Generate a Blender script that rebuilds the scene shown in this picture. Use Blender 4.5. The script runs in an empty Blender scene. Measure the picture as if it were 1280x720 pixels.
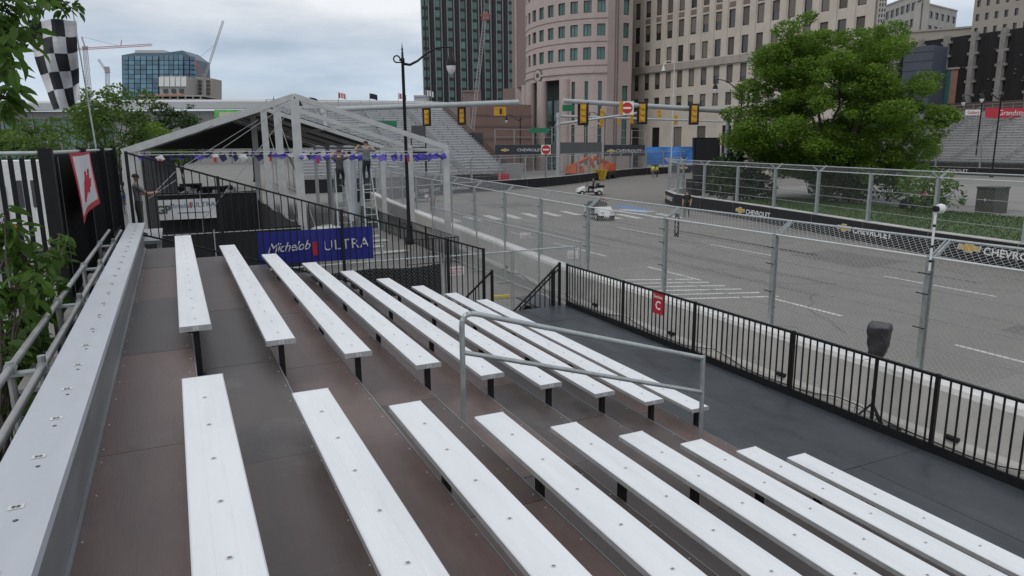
import bpy, bmesh, math, random
import numpy as np
from mathutils import Vector, Matrix

random.seed(7)
RS = np.random.RandomState(11)
scene = bpy.context.scene
col = scene.collection
R = math.radians

# ------------------------------------------------------------------ camera
YAW, PITCH, ROLL, FPX = 0.437765, 0.201555, 0.0094872, 891.273
H = 4.95                                   # camera height above the road
def _basis():
    f = Vector((math.sin(YAW)*math.cos(PITCH), math.cos(YAW)*math.cos(PITCH), -math.sin(PITCH)))
    r = Vector((math.cos(YAW), -math.sin(YAW), 0)); u = r.cross(f)
    c, s = math.cos(ROLL), math.sin(ROLL)
    return f, r*c - u*s, r*s + u*c
CF, CR, CU = _basis()
cam_data = bpy.data.cameras.new('camera'); cam = bpy.data.objects.new('camera', cam_data); col.objects.link(cam)
cam_data.sensor_width = 36; cam_data.lens = FPX/1280*36; cam_data.clip_start = 0.05; cam_data.clip_end = 6000
cam.matrix_world = Matrix(((CR.x, CU.x, -CF.x, 0), (CR.y, CU.y, -CF.y, 0), (CR.z, CU.z, -CF.z, H), (0, 0, 0, 1)))
scene.camera = cam

# ------------------------------------------------------------------ overcast sky and soft sun
SUN_EL, SUN_AZ = 55.0, 250.0               # azimuth clockwise from +Y
world = bpy.data.worlds.new('World'); scene.world = world; world.use_nodes = True
nt = world.node_tree; nt.nodes.clear()
def wn(t, **k):
    n = nt.nodes.new(t)
    for a, b in k.items(): setattr(n, a, b)
    return n
out = wn('ShaderNodeOutputWorld'); bg = wn('ShaderNodeBackground'); sky = wn('ShaderNodeTexSky')
sky.sky_type = 'NISHITA'; sky.sun_disc = False; sky.sun_elevation = R(SUN_EL); sky.sun_rotation = R(SUN_AZ)
sky.air_density = 1.0; sky.dust_density = 1.5; sky.ozone_density = 1.5
bg.inputs['Strength'].default_value = 0.1
tc = wn('ShaderNodeTexCoord'); mp = wn('ShaderNodeMapping'); mp.inputs['Scale'].default_value = (1.0, 1.0, 3.2)
nz = wn('ShaderNodeTexNoise'); nz.inputs['Scale'].default_value = 2.1; nz.inputs['Detail'].default_value = 7; nz.inputs['Roughness'].default_value = 0.52
nz2 = wn('ShaderNodeTexNoise'); nz2.inputs['Scale'].default_value = 3.6; nz2.inputs['Detail'].default_value = 5; nz2.inputs['Roughness'].default_value = 0.5
mp2 = wn('ShaderNodeMapping'); mp2.inputs['Scale'].default_value = (1.0, 1.0, 4.5); mp2.inputs['Location'].default_value = (3.1, 1.7, .4)
cov = wn('ShaderNodeMapRange'); cov.inputs['From Min'].default_value = 0.30; cov.inputs['From Max'].default_value = 0.56
cov.inputs['To Min'].default_value = 0.62; cov.inputs['To Max'].default_value = 1.0
shd = wn('ShaderNodeValToRGB'); cr = shd.color_ramp
cr.elements[0].position = 0.34; cr.elements[0].color = (5.6, 6.2, 7.0, 1)
cr.elements[1].position = 0.60; cr.elements[1].color = (9.0, 9.15, 9.4, 1)
mix = wn('ShaderNodeMix', data_type='RGBA')
L = nt.links.new
L(tc.outputs['Generated'], mp.inputs['Vector']); L(mp.outputs[0], nz.inputs['Vector'])
L(tc.outputs['Generated'], mp2.inputs['Vector']); L(mp2.outputs[0], nz2.inputs['Vector'])
L(nz.outputs['Fac'], cov.inputs['Value']); L(nz2.outputs['Fac'], shd.inputs['Fac'])
L(cov.outputs[0], mix.inputs['Factor']); L(sky.outputs[0], mix.inputs[6]); L(shd.outputs[0], mix.inputs[7])
sep = wn('ShaderNodeSeparateXYZ'); L(tc.outputs['Generated'], sep.inputs[0])
wob = wn('ShaderNodeMath', operation='MULTIPLY_ADD'); L(nz.outputs['Fac'], wob.inputs[0]); wob.inputs[1].default_value = 0.10; L(sep.outputs['Z'], wob.inputs[2])
thin = wn('ShaderNodeValToRGB'); ce = thin.color_ramp.elements      # thinner bluish cloud low over the horizon
ce[0].position = 0.05; ce[0].color = (.97, .99, 1, 1); ce[1].position = 0.30; ce[1].color = (1, 1, 1, 1)
for p_, c_ in ((0.085, (.86, .92, .99, 1)), (0.125, (.68, .78, .89, 1)), (0.165, (.80, .87, .94, 1)), (0.21, (.98, .99, 1, 1))): e_ = ce.new(p_); e_.color = c_
L(wob.outputs[0], thin.inputs['Fac'])
mul = wn('ShaderNodeMix', data_type='RGBA', blend_type='MULTIPLY'); mul.inputs['Factor'].default_value = 1.0
L(mix.outputs[2], mul.inputs[6]); L(thin.outputs[0], mul.inputs[7]); L(mul.outputs[2], bg.inputs['Color']); L(bg.outputs[0], out.inputs['Surface'])
sun_d = bpy.data.lights.new('sun', 'SUN'); sun_d.energy = 0.85; sun_d.angle = R(25); sun_d.color = (1.0, 0.96, 0.9)
sun = bpy.data.objects.new('sun', sun_d); col.objects.link(sun)
_d = Vector((math.sin(R(SUN_AZ))*math.cos(R(SUN_EL)), math.cos(R(SUN_AZ))*math.cos(R(SUN_EL)), math.sin(R(SUN_EL))))
sun.rotation_euler = (-_d).to_track_quat('-Z', 'Y').to_euler(); sun.location = _d*60 + Vector((0, 0, 30))
vs = scene.view_settings; vs.view_transform = 'Standard'; vs.look = 'None'; vs.exposure = 0.0; vs.gamma = 1.0; vs.use_curve_mapping = False
scene.render.engine = 'CYCLES'; scene.render.resolution_x = 1024; scene.render.resolution_y = 576

# ------------------------------------------------------------------ pixel helpers (directions in the photograph)
def ray(px, py): return CF + CR*((px-640)/FPX) - CU*((py-360)/FPX)
def gz(px, py, z=0.0):
    d = ray(px, py); t = (z-H)/d.z; return Vector((d.x*t, d.y*t, z))
def gy(px, py, Y):
    d = ray(px, py); t = Y/d.y; return Vector((d.x*t, Y, H+d.z*t))
EFH = Vector((math.sin(YAW), math.cos(YAW), 0))
def gd(px, py, depth):                     # depth = horizontal distance ahead of the camera
    d = ray(px, py); t = depth/d.dot(EFH); return Vector((d.x*t, d.y*t, H+d.z*t))
def LP(px, depth, py=110):
    p = gd(px, py, depth); return Vector((p.x, p.y, 0))

# ------------------------------------------------------------------ materials
MATS = {}
def mat(name, c, rough=0.6, metal=0.0, var=0.12, scale=2.0, bump=0.0, bscale=40.0, rnd=0.0, c2=None, alpha=1.0, spec=0.5, streak=0.0, trans=0.0, stretch=(1, 1, 1), dirt=0.0):
    if name in MATS: return MATS[name]
    m = bpy.data.materials.new(name); m.use_nodes = True; t = m.node_tree; n = t.nodes; b = n['Principled BSDF']
    b.inputs['Roughness'].default_value = rough; b.inputs['Metallic'].default_value = metal
    b.inputs['Specular IOR Level'].default_value = spec
    geo = n.new('ShaderNodeNewGeometry'); mp = n.new('ShaderNodeMapping'); mp.inputs['Scale'].default_value = stretch
    t.links.new(geo.outputs['Position'], mp.inputs['Vector'])
    no = n.new('ShaderNodeTexNoise'); no.inputs['Scale'].default_value = scale; no.inputs['Detail'].default_value = 8; no.inputs['Roughness'].default_value = 0.62
    t.links.new(mp.outputs[0], no.inputs['Vector'])
    ramp = n.new('ShaderNodeMapRange'); ramp.inputs['From Min'].default_value = 0.3; ramp.inputs['From Max'].default_value = 0.7
    t.links.new(no.outputs['Fac'], ramp.inputs['Value'])
    mx = n.new('ShaderNodeMix'); mx.data_type = 'RGBA'
    a = [max(0, x*(1-var)) for x in c]; bb = [min(1, x*(1+var)) for x in (c2 or c)]
    mx.inputs[6].default_value = (*a, 1); mx.inputs[7].default_value = (*bb, 1)
    t.links.new(ramp.outputs[0], mx.inputs['Factor'])
    last = mx.outputs[2]
    if rnd > 0:
        oi = n.new('ShaderNodeObjectInfo'); mr = n.new('ShaderNodeMapRange'); mr.inputs['To Min'].default_value = 1-rnd; mr.inputs['To Max'].default_value = 1+rnd
        t.links.new(oi.outputs['Random'], mr.inputs['Value'])
        vm = n.new('ShaderNodeVectorMath'); vm.operation = 'SCALE'
        t.links.new(last, vm.inputs[0]); t.links.new(mr.outputs[0], vm.inputs['Scale']); last = vm.outputs[0]
    if dirt > 0:                            # blotchy grime with its own shape
        d1 = n.new('ShaderNodeTexNoise'); d1.inputs['Scale'].default_value = scale*0.37+0.05; d1.inputs['Detail'].default_value = 9; d1.inputs['Roughness'].default_value = 0.7
        t.links.new(mp.outputs[0], d1.inputs['Vector'])
        dm = n.new('ShaderNodeMapRange'); dm.inputs['From Min'].default_value = 0.5; dm.inputs['From Max'].default_value = 0.72; dm.inputs['To Max'].default_value = dirt
        t.links.new(d1.outputs['Fac'], dm.inputs['Value'])
        dx = n.new('ShaderNodeMix'); dx.data_type = 'RGBA'; dx.inputs[7].default_value = (*[x*0.35 for x in c], 1)
        t.links.new(dm.outputs[0], dx.inputs['Factor']); t.links.new(last, dx.inputs[6]); last = dx.outputs[2]
    t.links.new(last, b.inputs['Base Color'])
    rr = n.new('ShaderNodeMapRange'); rr.inputs['To Min'].default_value = max(0.03, rough-0.1); rr.inputs['To Max'].default_value = min(1, rough+0.12)
    t.links.new(no.outputs['Fac'], rr.inputs['Value']); t.links.new(rr.outputs[0], b.inputs['Roughness'])
    if bump > 0:
        n2 = n.new('ShaderNodeTexNoise'); n2.inputs['Scale'].default_value = bscale; n2.inputs['Detail'].default_value = 4
        t.links.new(mp.outputs[0], n2.inputs['Vector'])
        bp = n.new('ShaderNodeBump'); bp.inputs['Strength'].default_value = bump; bp.inputs['Distance'].default_value = 0.02
        t.links.new(n2.outputs['Fac'], bp.inputs['Height']); t.links.new(bp.outputs[0], b.inputs['Normal'])
    if trans > 0: b.inputs['Transmission Weight'].default_value = trans
    if alpha < 1: b.inputs['Alpha'].default_value = alpha
    MATS[name] = m; return m

def leafmat(name, c, c2, tr=0.35):
    if name in MATS: return MATS[name]
    m = bpy.data.materials.new(name); m.use_nodes = True; t = m.node_tree; n = t.nodes
    b = n['Principled BSDF']; b.inputs['Roughness'].default_value = 0.5; b.inputs['Specular IOR Level'].default_value = 0.35
    geo = n.new('ShaderNodeNewGeometry')
    no = n.new('ShaderNodeTexNoise'); no.inputs['Scale'].default_value = 0.8; no.inputs['Detail'].default_value = 3
    t.links.new(geo.outputs['Position'], no.inputs['Vector'])
    at = n.new('ShaderNodeAttribute'); at.attribute_name = 'tone'
    ad = n.new('ShaderNodeMath'); ad.operation = 'ADD'; t.links.new(no.outputs['Fac'], ad.inputs[0]); t.links.new(at.outputs['Fac'], ad.inputs[1])
    mr = n.new('ShaderNodeMapRange'); mr.inputs['From Min'].default_value = 0.4; mr.inputs['From Max'].default_value = 1.2
    t.links.new(ad.outputs[0], mr.inputs['Value'])
    mx = n.new('ShaderNodeMix'); mx.data_type = 'RGBA'; mx.inputs[6].default_value = (*c, 1); mx.inputs[7].default_value = (*c2, 1)
    t.links.new(mr.outputs[0], mx.inputs['Factor']); t.links.new(mx.outputs[2], b.inputs['Base Color'])
    tl = n.new('ShaderNodeBsdfTranslucent'); t.links.new(mx.outputs[2], tl.inputs['Color'])
    ms = n.new('ShaderNodeMixShader'); ms.inputs[0].default_value = tr
    t.links.new(b.outputs[0], ms.inputs[1]); t.links.new(tl.outputs[0], ms.inputs[2]); t.links.new(ms.outputs[0], n['Material Output'].inputs['Surface'])
    MATS[name] = m; return m

# ------------------------------------------------------------------ mesh builder
class MB:
    def __init__(s): s.v = []; s.f = []; s.m = []
    def face(s, pts, mi=0):
        i = len(s.v); s.v += [tuple(p) for p in pts]; s.f.append(tuple(range(i, i+len(pts)))); s.m.append(mi); return s
    def box(s, x0, x1, y0, y1, z0, z1, mi=0):
        i = len(s.v); s.v += [(x0,y0,z0),(x1,y0,z0),(x1,y1,z0),(x0,y1,z0),(x0,y0,z1),(x1,y0,z1),(x1,y1,z1),(x0,y1,z1)]
        for q in ((0,3,2,1),(4,5,6,7),(0,1,5,4),(1,2,6,5),(2,3,7,6),(3,0,4,7)): s.f.append(tuple(i+k for k in q)); s.m.append(mi)
        return s
    def hexa(s, b4, t4, mi=0):
        i = len(s.v); s.v += [tuple(p) for p in b4] + [tuple(p) for p in t4]
        for q in ((0,3,2,1),(4,5,6,7),(0,1,5,4),(1,2,6,5),(2,3,7,6),(3,0,4,7)): s.f.append(tuple(i+k for k in q)); s.m.append(mi)
        return s
    def bar(s, p, q, w, h=None, mi=0, up=(0,0,1)):
        p = Vector(p); q = Vector(q); h = w if h is None else h; d = (q-p).normalized(); up = Vector(up)
        if abs(d.dot(up)) > 0.98: up = Vector((0,1,0)) if abs(d.y) < .9 else Vector((1,0,0))
        a = d.cross(up).normalized()*(w/2); b = a.cross(d).normalized()*(h/2)
        return s.hexa([p-a-b, p+a-b, p+a+b, p-a+b], [q-a-b, q+a-b, q+a+b, q-a+b], mi)
    def cyl(s, p, q, r, r2=None, n=8, mi=0, cap=True):
        p = Vector(p); q = Vector(q); r2 = r if r2 is None else r2; d = (q-p).normalized()
        up = Vector((0,0,1)) if abs(d.z) < .95 else Vector((1,0,0)); a = d.cross(up).normalized(); b = a.cross(d).normalized(); i = len(s.v)
        for c, rr in ((p, r), (q, r2)):
            for k in range(n):
                t = 2*math.pi*k/n; s.v.append(tuple(c + a*(rr*math.cos(t)) + b*(rr*math.sin(t))))
        for k in range(n): s.f.append((i+k, i+(k+1)%n, i+n+(k+1)%n, i+n+k)); s.m.append(mi)
        if cap: s.f.append(tuple(i+k for k in reversed(range(n)))); s.m.append(mi); s.f.append(tuple(i+n+k for k in range(n))); s.m.append(mi)
        return s
    def tube(s, pts, r, n=6, mi=0):
        for a, b in zip(pts[:-1], pts[1:]): s.cyl(a, b, r, n=n, mi=mi)
        return s
    def prism(s, poly, z0, z1, mi=0):
        i = len(s.v); n = len(poly); s.v += [(p[0], p[1], z0) for p in poly] + [(p[0], p[1], z1) for p in poly]
        s.f.append(tuple(i+k for k in reversed(range(n)))); s.m.append(mi); s.f.append(tuple(i+n+k for k in range(n))); s.m.append(mi)
        for k in range(n): s.f.append((i+k, i+(k+1)%n, i+n+(k+1)%n, i+n+k)); s.m.append(mi)
        return s
    def extr(s, poly, vec, mi=0):
        i = len(s.v); n = len(poly); vec = Vector(vec); s.v += [tuple(p) for p in poly] + [tuple(Vector(p)+vec) for p in poly]
        s.f.append(tuple(i+k for k in reversed(range(n)))); s.m.append(mi); s.f.append(tuple(i+n+k for k in range(n))); s.m.append(mi)
        for k in range(n): s.f.append((i+k, i+(k+1)%n, i+n+(k+1)%n, i+n+k)); s.m.append(mi)
        return s
    def lathe(s, prof, c=(0,0,0), n=12, mi=0):
        i = len(s.v); c = Vector(c)
        for r, z in prof:
            for k in range(n):
                t = 2*math.pi*k/n; s.v.append((c.x+r*math.cos(t), c.y+r*math.sin(t), c.z+z))
        for j in range(len(prof)-1):
            for k in range(n): s.f.append((i+j*n+k, i+j*n+(k+1)%n, i+(j+1)*n+(k+1)%n, i+(j+1)*n+k)); s.m.append(mi)
        s.f.append(tuple(i+k for k in reversed(range(n)))); s.m.append(mi); s.f.append(tuple(i+(len(prof)-1)*n+k for k in range(n))); s.m.append(mi)
        return s
    def mesh(s, name, mats, smooth=False):
        me = bpy.data.meshes.new(name); me.from_pydata(s.v, [], s.f)
        if not isinstance(mats, (list, tuple)): mats = [mats]
        for m in mats: me.materials.append(m)
        if len(mats) > 1: me.polygons.foreach_set('material_index', s.m)
        if smooth: me.polygons.foreach_set('use_smooth', [True]*len(s.f)); 
        me.update(); return me
    def obj(s, name, mats, parent=None, smooth=False):
        me = s.mesh(name, mats, smooth)
        if smooth:
            try: me.set_sharp_from_angle(angle=R(40))
            except Exception: pass
        return place(name, me, parent)

def wloc(o):
    p = Vector((0,0,0))
    while o: p += o.location; o = o.parent
    return p
def place(name, me, parent=None, loc=(0,0,0), rot=None, scale=None):
    o = bpy.data.objects.new(name, me); col.objects.link(o)
    o.location = Vector(loc) - (wloc(parent) if parent else Vector((0,0,0)))
    if parent: o.parent = parent
    if rot: o.rotation_euler = rot
    if scale: o.scale = scale
    return o
def tag(o, label, cat, group=None, kind=None):
    if label: o['label'] = label
    if cat: o['category'] = cat
    if group: o['group'] = group
    if kind: o['kind'] = kind
    return o
def thing(name, loc, label, cat, group=None):
    o = bpy.data.objects.new(name, None); col.objects.link(o); o.location = loc; o.empty_display_size = 0.2
    return tag(o, label, cat, group)
def struct(o): o['kind'] = 'structure'; return o
def stuff(o): o['kind'] = 'stuff'; return o
def copy_tree(o, parent=None):
    c = o.copy(); col.objects.link(c); c.parent = parent
    for ch in list(o.children): copy_tree(ch, c)
    return c
def text_mesh(txt, size, extrude=0.004, shear=0.0, align='CENTER', space=1.0, bold=0.0):
    cu = bpy.data.curves.new('lettering', 'FONT'); cu.body = txt; cu.size = size; cu.extrude = extrude; cu.shear = shear
    cu.align_x = align; cu.align_y = 'CENTER'; cu.space_character = space; cu.resolution_u = 2; cu.offset = bold
    o = bpy.data.objects.new('lettering', cu); col.objects.link(o); dg = bpy.context.evaluated_depsgraph_get(); dg.update()
    me = bpy.data.meshes.new_from_object(o.evaluated_get(dg)); bpy.data.objects.remove(o); bpy.data.curves.remove(cu); return me
def frame_mat(o, xdir, ydir):
    x = Vector(xdir).normalized(); y = Vector(ydir).normalized(); z = x.cross(y).normalized(); y = z.cross(x)
    return Matrix(((x.x, y.x, z.x), (x.y, y.y, z.y), (x.z, y.z, z.z))).to_euler()
def letters(txt, size, pos, xdir, ydir, m, parent, name='lettering', sx=1.0, **k):
    me = text_mesh(txt, size, **k); me.materials.clear(); me.materials.append(m)
    o = place(name, me, parent, pos, frame_mat(None, xdir, ydir), (sx, 1, 1)); return o
def chain(mb, O, U, V, pitch, r, mi=0):
    """diagonal wires of a chain-link sheet filling the parallelogram O, O+U, O+U+V, O+V"""
    O = Vector(O); U = Vector(U); V = Vector(V); lu = U.length; lv = V.length; eu = U/lu; ev = V/lv; nrm = eu.cross(ev).normalized()*r
    k = -lv
    while k < lu:
        u0 = max(k, 0); u1 = min(k+lv, lu)
        if u1-u0 > 0.02:
            for flip in (0, 1):
                a = O + eu*u0 + ev*((u0-k) if not flip else lv-(u0-k)); b = O + eu*u1 + ev*((u1-k) if not flip else lv-(u1-k))
                d = (b-a).normalized().cross(nrm).normalized()*r*0.6; i = len(mb.v)
                n2 = nrm if flip else -nrm*0.5
                for c in (a, b): mb.v += [tuple(c+nrm+n2*.2), tuple(c-nrm*.5+d+n2*.2), tuple(c-nrm*.5-d+n2*.2)]
                for q in ((0,1,4,3),(1,2,5,4),(2,0,3,5)): mb.f.append(tuple(i+x for x in q)); mb.m.append(mi)
        k += pitch
    return mb
# ------------------------------------------------------------------ palette
M_asph = mat('asphalt', (0.190,0.181,0.168), 0.85, var=0.10, scale=0.35, bump=0.25, bscale=60, dirt=0.25)
M_conc = mat('concrete', (0.30,0.29,0.275), 0.85, var=0.14, scale=1.3, bump=0.25, bscale=30, dirt=0.3)
M_wallc = mat('barrier_concrete', (0.47,0.46,0.44), 0.85, var=0.13, scale=1.7, bump=0.3, bscale=26, dirt=0.35, rnd=0.05)
M_walk = mat('pavement_concrete', (0.185,0.18,0.17), 0.9, var=0.14, scale=0.9, bump=0.2, bscale=35, dirt=0.3)
M_ground = mat('city_ground', (0.20,0.195,0.185), 0.9, var=0.15, scale=0.08, dirt=0.2)
M_paint = mat('road_paint', (0.52,0.52,0.50), 0.8, var=0.22, scale=3.0, dirt=0.45)
M_tyre = mat('skid_rubber', (0.065,0.064,0.063), 0.8, var=0.2, scale=2)
M_galv = mat('galvanised_steel', (0.43,0.46,0.46), 0.42, 0.65, var=0.16, scale=9)
M_galvd = mat('fence_wire', (0.34,0.345,0.35), 0.5, 0.4, var=0.1, scale=5)
M_pipe = mat('weathered_pipe', (0.36,0.36,0.355), 0.45, 0.5, var=0.18, scale=7, dirt=0.25)
M_alum = mat('anodised_plank', (0.75,0.76,0.785), 0.5, 0.0, var=0.045, scale=2.2, bump=0.06, bscale=90, dirt=0.16, stretch=(3,0.5,3))
M_alum0 = mat('anodised_plank_grey', (0.44,0.46,0.50), 0.5, 0.0, var=0.05, scale=2.6, bump=0.05, bscale=90, dirt=0.1, stretch=(3,0.5,3))
M_alcap = mat('plank_edge', (0.46,0.465,0.47), 0.45, 0.3, var=0.12, scale=9, dirt=0.2)
M_fascia = mat('mill_aluminium', (0.30,0.31,0.32), 0.42, 0.55, var=0.15, scale=3.5, dirt=0.25, stretch=(1,0.3,1))
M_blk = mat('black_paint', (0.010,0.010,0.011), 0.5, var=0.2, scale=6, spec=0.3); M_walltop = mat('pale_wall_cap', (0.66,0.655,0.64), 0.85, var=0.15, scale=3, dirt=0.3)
M_blkm = mat('black_fabric', (0.016,0.016,0.018), 0.9, var=0.25, scale=3, bump=0.2, bscale=8)
M_screw = mat('screw_head', (0.62,0.62,0.60), 0.35, 0.6)
M_white = mat('white_paint', (0.72,0.72,0.71), 0.55, var=0.08, scale=4)
M_dkgrey = mat('dark_grey', (0.06,0.062,0.066), 0.6)
M_red = mat('sign_red', (0.46,0.022,0.04), 0.5, var=0.08)
M_blue = mat('banner_blue', (0.014,0.022,0.26), 0.55, var=0.15, scale=2)
M_gold = mat('emblem_gold', (0.62,0.43,0.08), 0.4, 0.2)
M_silver = mat('emblem_silver', (0.60,0.60,0.60), 0.4, 0.3)
def board_mat():
    m = bpy.data.materials.new('phenolic_board'); m.use_nodes = True; t = m.node_tree; n = t.nodes; b = n['Principled BSDF']
    geo = n.new('ShaderNodeNewGeometry'); oi = n.new('ShaderNodeObjectInfo')
    mp = n.new('ShaderNodeMapping'); mp.inputs['Scale'].default_value = (1.6, 0.55, 1.0); t.links.new(geo.outputs['Position'], mp.inputs['Vector'])
    no = n.new('ShaderNodeTexNoise'); no.inputs['Scale'].default_value = 2.2; no.inputs['Detail'].default_value = 9; no.inputs['Roughness'].default_value = 0.65
    t.links.new(mp.outputs[0], no.inputs['Vector'])
    fib = n.new('ShaderNodeTexNoise'); fib.inputs['Scale'].default_value = 9; fib.inputs['Detail'].default_value = 5
    mp2 = n.new('ShaderNodeMapping'); mp2.inputs['Scale'].default_value = (9, 0.7, 1); t.links.new(geo.outputs['Position'], mp2.inputs['Vector']); t.links.new(mp2.outputs[0], fib.inputs['Vector'])
    ra = n.new('ShaderNodeValToRGB'); e = ra.color_ramp.elements
    e[0].position = 0.0; e[0].color = (0.092, 0.072, 0.067, 1); e[1].position = 1.0; e[1].color = (0.135, 0.094, 0.087, 1)
    k = e.new(0.35); k.color = (0.078, 0.068, 0.066, 1); k = e.new(0.62); k.color = (0.142, 0.104, 0.097, 1)
    t.links.new(oi.outputs['Random'], ra.inputs['Fac'])
    mr = n.new('ShaderNodeMapRange'); mr.inputs['From Min'].default_value = .3; mr.inputs['From Max'].default_value = .7; mr.inputs['To Min'].default_value = .72; mr.inputs['To Max'].default_value = 1.25
    t.links.new(no.outputs['Fac'], mr.inputs['Value'])
    mf = n.new('ShaderNodeMapRange'); mf.inputs['To Min'].default_value = .9; mf.inputs['To Max'].default_value = 1.1; t.links.new(fib.outputs['Fac'], mf.inputs['Value'])
    mm = n.new('ShaderNodeMath'); mm.operation = 'MULTIPLY'; t.links.new(mr.outputs[0], mm.inputs[0]); t.links.new(mf.outputs[0], mm.inputs[1])
    vm = n.new('ShaderNodeVectorMath'); vm.operation = 'SCALE'; t.links.new(ra.outputs[0], vm.inputs[0]); t.links.new(mm.outputs[0], vm.inputs['Scale'])
    sc = n.new('ShaderNodeTexNoise'); sc.inputs['Scale'].default_value = 1.1; sc.inputs['Detail'].default_value = 10; sc.inputs['Roughness'].default_value = .75; t.links.new(geo.outputs['Position'], sc.inputs['Vector'])
    sr = n.new('ShaderNodeMapRange'); sr.inputs['From Min'].default_value = .55; sr.inputs['From Max'].default_value = .8; sr.inputs['To Max'].default_value = .6; t.links.new(sc.outputs['Fac'], sr.inputs['Value'])
    mx = n.new('ShaderNodeMix'); mx.data_type = 'RGBA'; mx.inputs[7].default_value = (.19, .185, .18, 1); t.links.new(sr.outputs[0], mx.inputs['Factor']); t.links.new(vm.outputs[0], mx.inputs[6])
    t.links.new(mx.outputs[2], b.inputs['Base Color'])
    rr = n.new('ShaderNodeMapRange'); rr.inputs['To Min'].default_value = .34; rr.inputs['To Max'].default_value = .66; t.links.new(no.outputs['Fac'], rr.inputs['Value']); t.links.new(rr.outputs[0], b.inputs['Roughness'])
    b.inputs['Specular IOR Level'].default_value = 0.45
    bp = n.new('ShaderNodeBump'); bp.inputs['Strength'].default_value = .12; bp.inputs['Distance'].default_value = .01; t.links.new(fib.outputs['Fac'], bp.inputs['Height']); t.links.new(bp.outputs[0], b.inputs['Normal'])
    return m
M_board = board_mat()
M_deck = mat('deck_board_grey', (0.042,0.048,0.055), 0.42, var=0.38, scale=1.9, bump=0.25, bscale=9, rnd=0.18, dirt=0.45, stretch=(1.4,.7,1))  # mottling and grime raised in the colour to imitate patches of wet-looking sheen
LN = mat('flat_white_print', (0.74,0.74,0.74), 0.6, var=0.03)

# ------------------------------------------------------------------ ground, road, markings
g = MB(); g.face([(-2500,-800,-0.01),(2500,-800,-0.01),(2500,3500,-0.01),(-2500,3500,-0.01)])
struct(g.obj('ground', M_ground))
WALL = [(11.1,-6.0),(11.1,20.0),(11.5,24.5),(11.75,27.5),(12.15,33.0),(12.7,40.0),(13.4,48.0),(14.3,56.0),(14.9,60.2)]   # near face of the trackside wall
FARB = [(13.2,61.0),(18.6,63.5),(24.2,66.4),(29.6,68.2),(35.0,70.2),(40.3,72.8),(45.5,76.4),(50.6,80.6),(56.5,84.9),(62.6,88.6),(69.5,90.3),(80.0,91.5),(92.0,92.0)]
ISL = [(27.9,4.0),(28.3,10.0),(28.75,15.8),(29.3,20.0),(30.4,25.2),(31.5,29.8),(32.6,35.0),(33.3,39.5),(33.9,43.0),(34.9,46.0),(36.6,48.2),(39.0,49.6),(42.5,50.3)]
road_poly = [(11.3,-60)] + WALL[:] + FARB[2:] + [(140,92),(140,60),(60,56)] + ISL[::-1] + [(27.5,-60)]
rd = MB(); rd.face([(x,y,0.0) for x,y in road_poly]); road = struct(rd.obj('road', M_asph))
# side road behind the island
r2 = MB(); r2.face([(46,-20,0.012),(72,-20,0.012),(80,60,0.012),(56,57,0.012)]); struct(r2.obj('side_road', mat('asphalt_pale',(0.235,0.228,0.215),0.85,var=.12,scale=.4,dirt=.2)))
wk = MB(); wk.face([(-1.6,13.0,-0.004),(11.1,13.0,-0.004),(11.1,20,-0.004),(12.15,33,-0.004),(13.4,48,-0.004),(14.3,56,-0.004),(-9,70,-0.004),(-9,13,-0.004)]); struct(wk.obj('pavement', M_walk))
wk = MB(); wk.face([(4.0,-10,-0.003),(11.1,-10,-0.003),(11.1,12.98,-0.003),(4.0,12.98,-0.003)]); struct(wk.obj('kerbside_pavement', mat('pavement_tan',(0.29,0.27,0.235),0.9,var=.15,scale=1.2,bump=.2,dirt=.35)))
def strip(p, q, w, name, m=M_paint, parent=road, z=0.006):
    p = Vector((*p[:2], z)); q = Vector((*q[:2], z)); d = (q-p).normalized(); n = Vector((-d.y, d.x, 0))*w/2
    return MB().face([p-n, q-n, q+n, p+n]).obj(name, m, parent)
# lane dashes (two rows) and the long edge lines
for x, ys in ((16.9, [(-6,-2.6),(1.4,4.8),(8.2,10.6),(13.9,16.7),(20.0,23.2),(26.3,31.2),(33.2,36.5)]), (23.3, [(4,8),(13.5,17.5),(23,27),(30.3,35.2)])):
    for a, b in ys: strip((x, a), (x, b), 0.13, 'lane_line')
strip((20.2, -5), (20.4, 31), 0.06, 'seam_line', mat('tar_seam', (0.17,0.165,0.16), .8))
strip((26.6, 2), (26.9, 26), 0.06, 'seam_line', MATS['tar_seam'])
strip((14.2, -5), (14.2, 40), 0.05, 'seam_line', MATS['tar_seam'])
# pedestrian crossing bars
for i in range(12):
    c = Vector(gz(566+i*24.5, 274.5-i*1.35+ (0.9*i if i > 7 else 0), 0)); d = Vector((0.12, 1.0, 0)).normalized()*1.55
    if i == 7: continue
    strip(c-d, c+d, 0.55, 'crossing_bar')
# worn start grid box
for i in range(6):
    y = 17.0 + i*0.72; strip((14.1, y+0.9), (17.3-0.1*i, y-0.3), 0.16, 'worn_bar')
for k, (p, q) in enumerate((((770,257),(806,262)), ((776,262),(815,265)))):
    strip(gz(*p), gz(*q), 1.3, 'painted_logo', mat('painted_logo_blue', (0.10,0.2,0.42), .7, var=.3, scale=2) if k == 0 else mat('painted_logo_pale', (0.42,0.45,0.5), .7, var=.3), z=0.006+.003*k)

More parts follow.
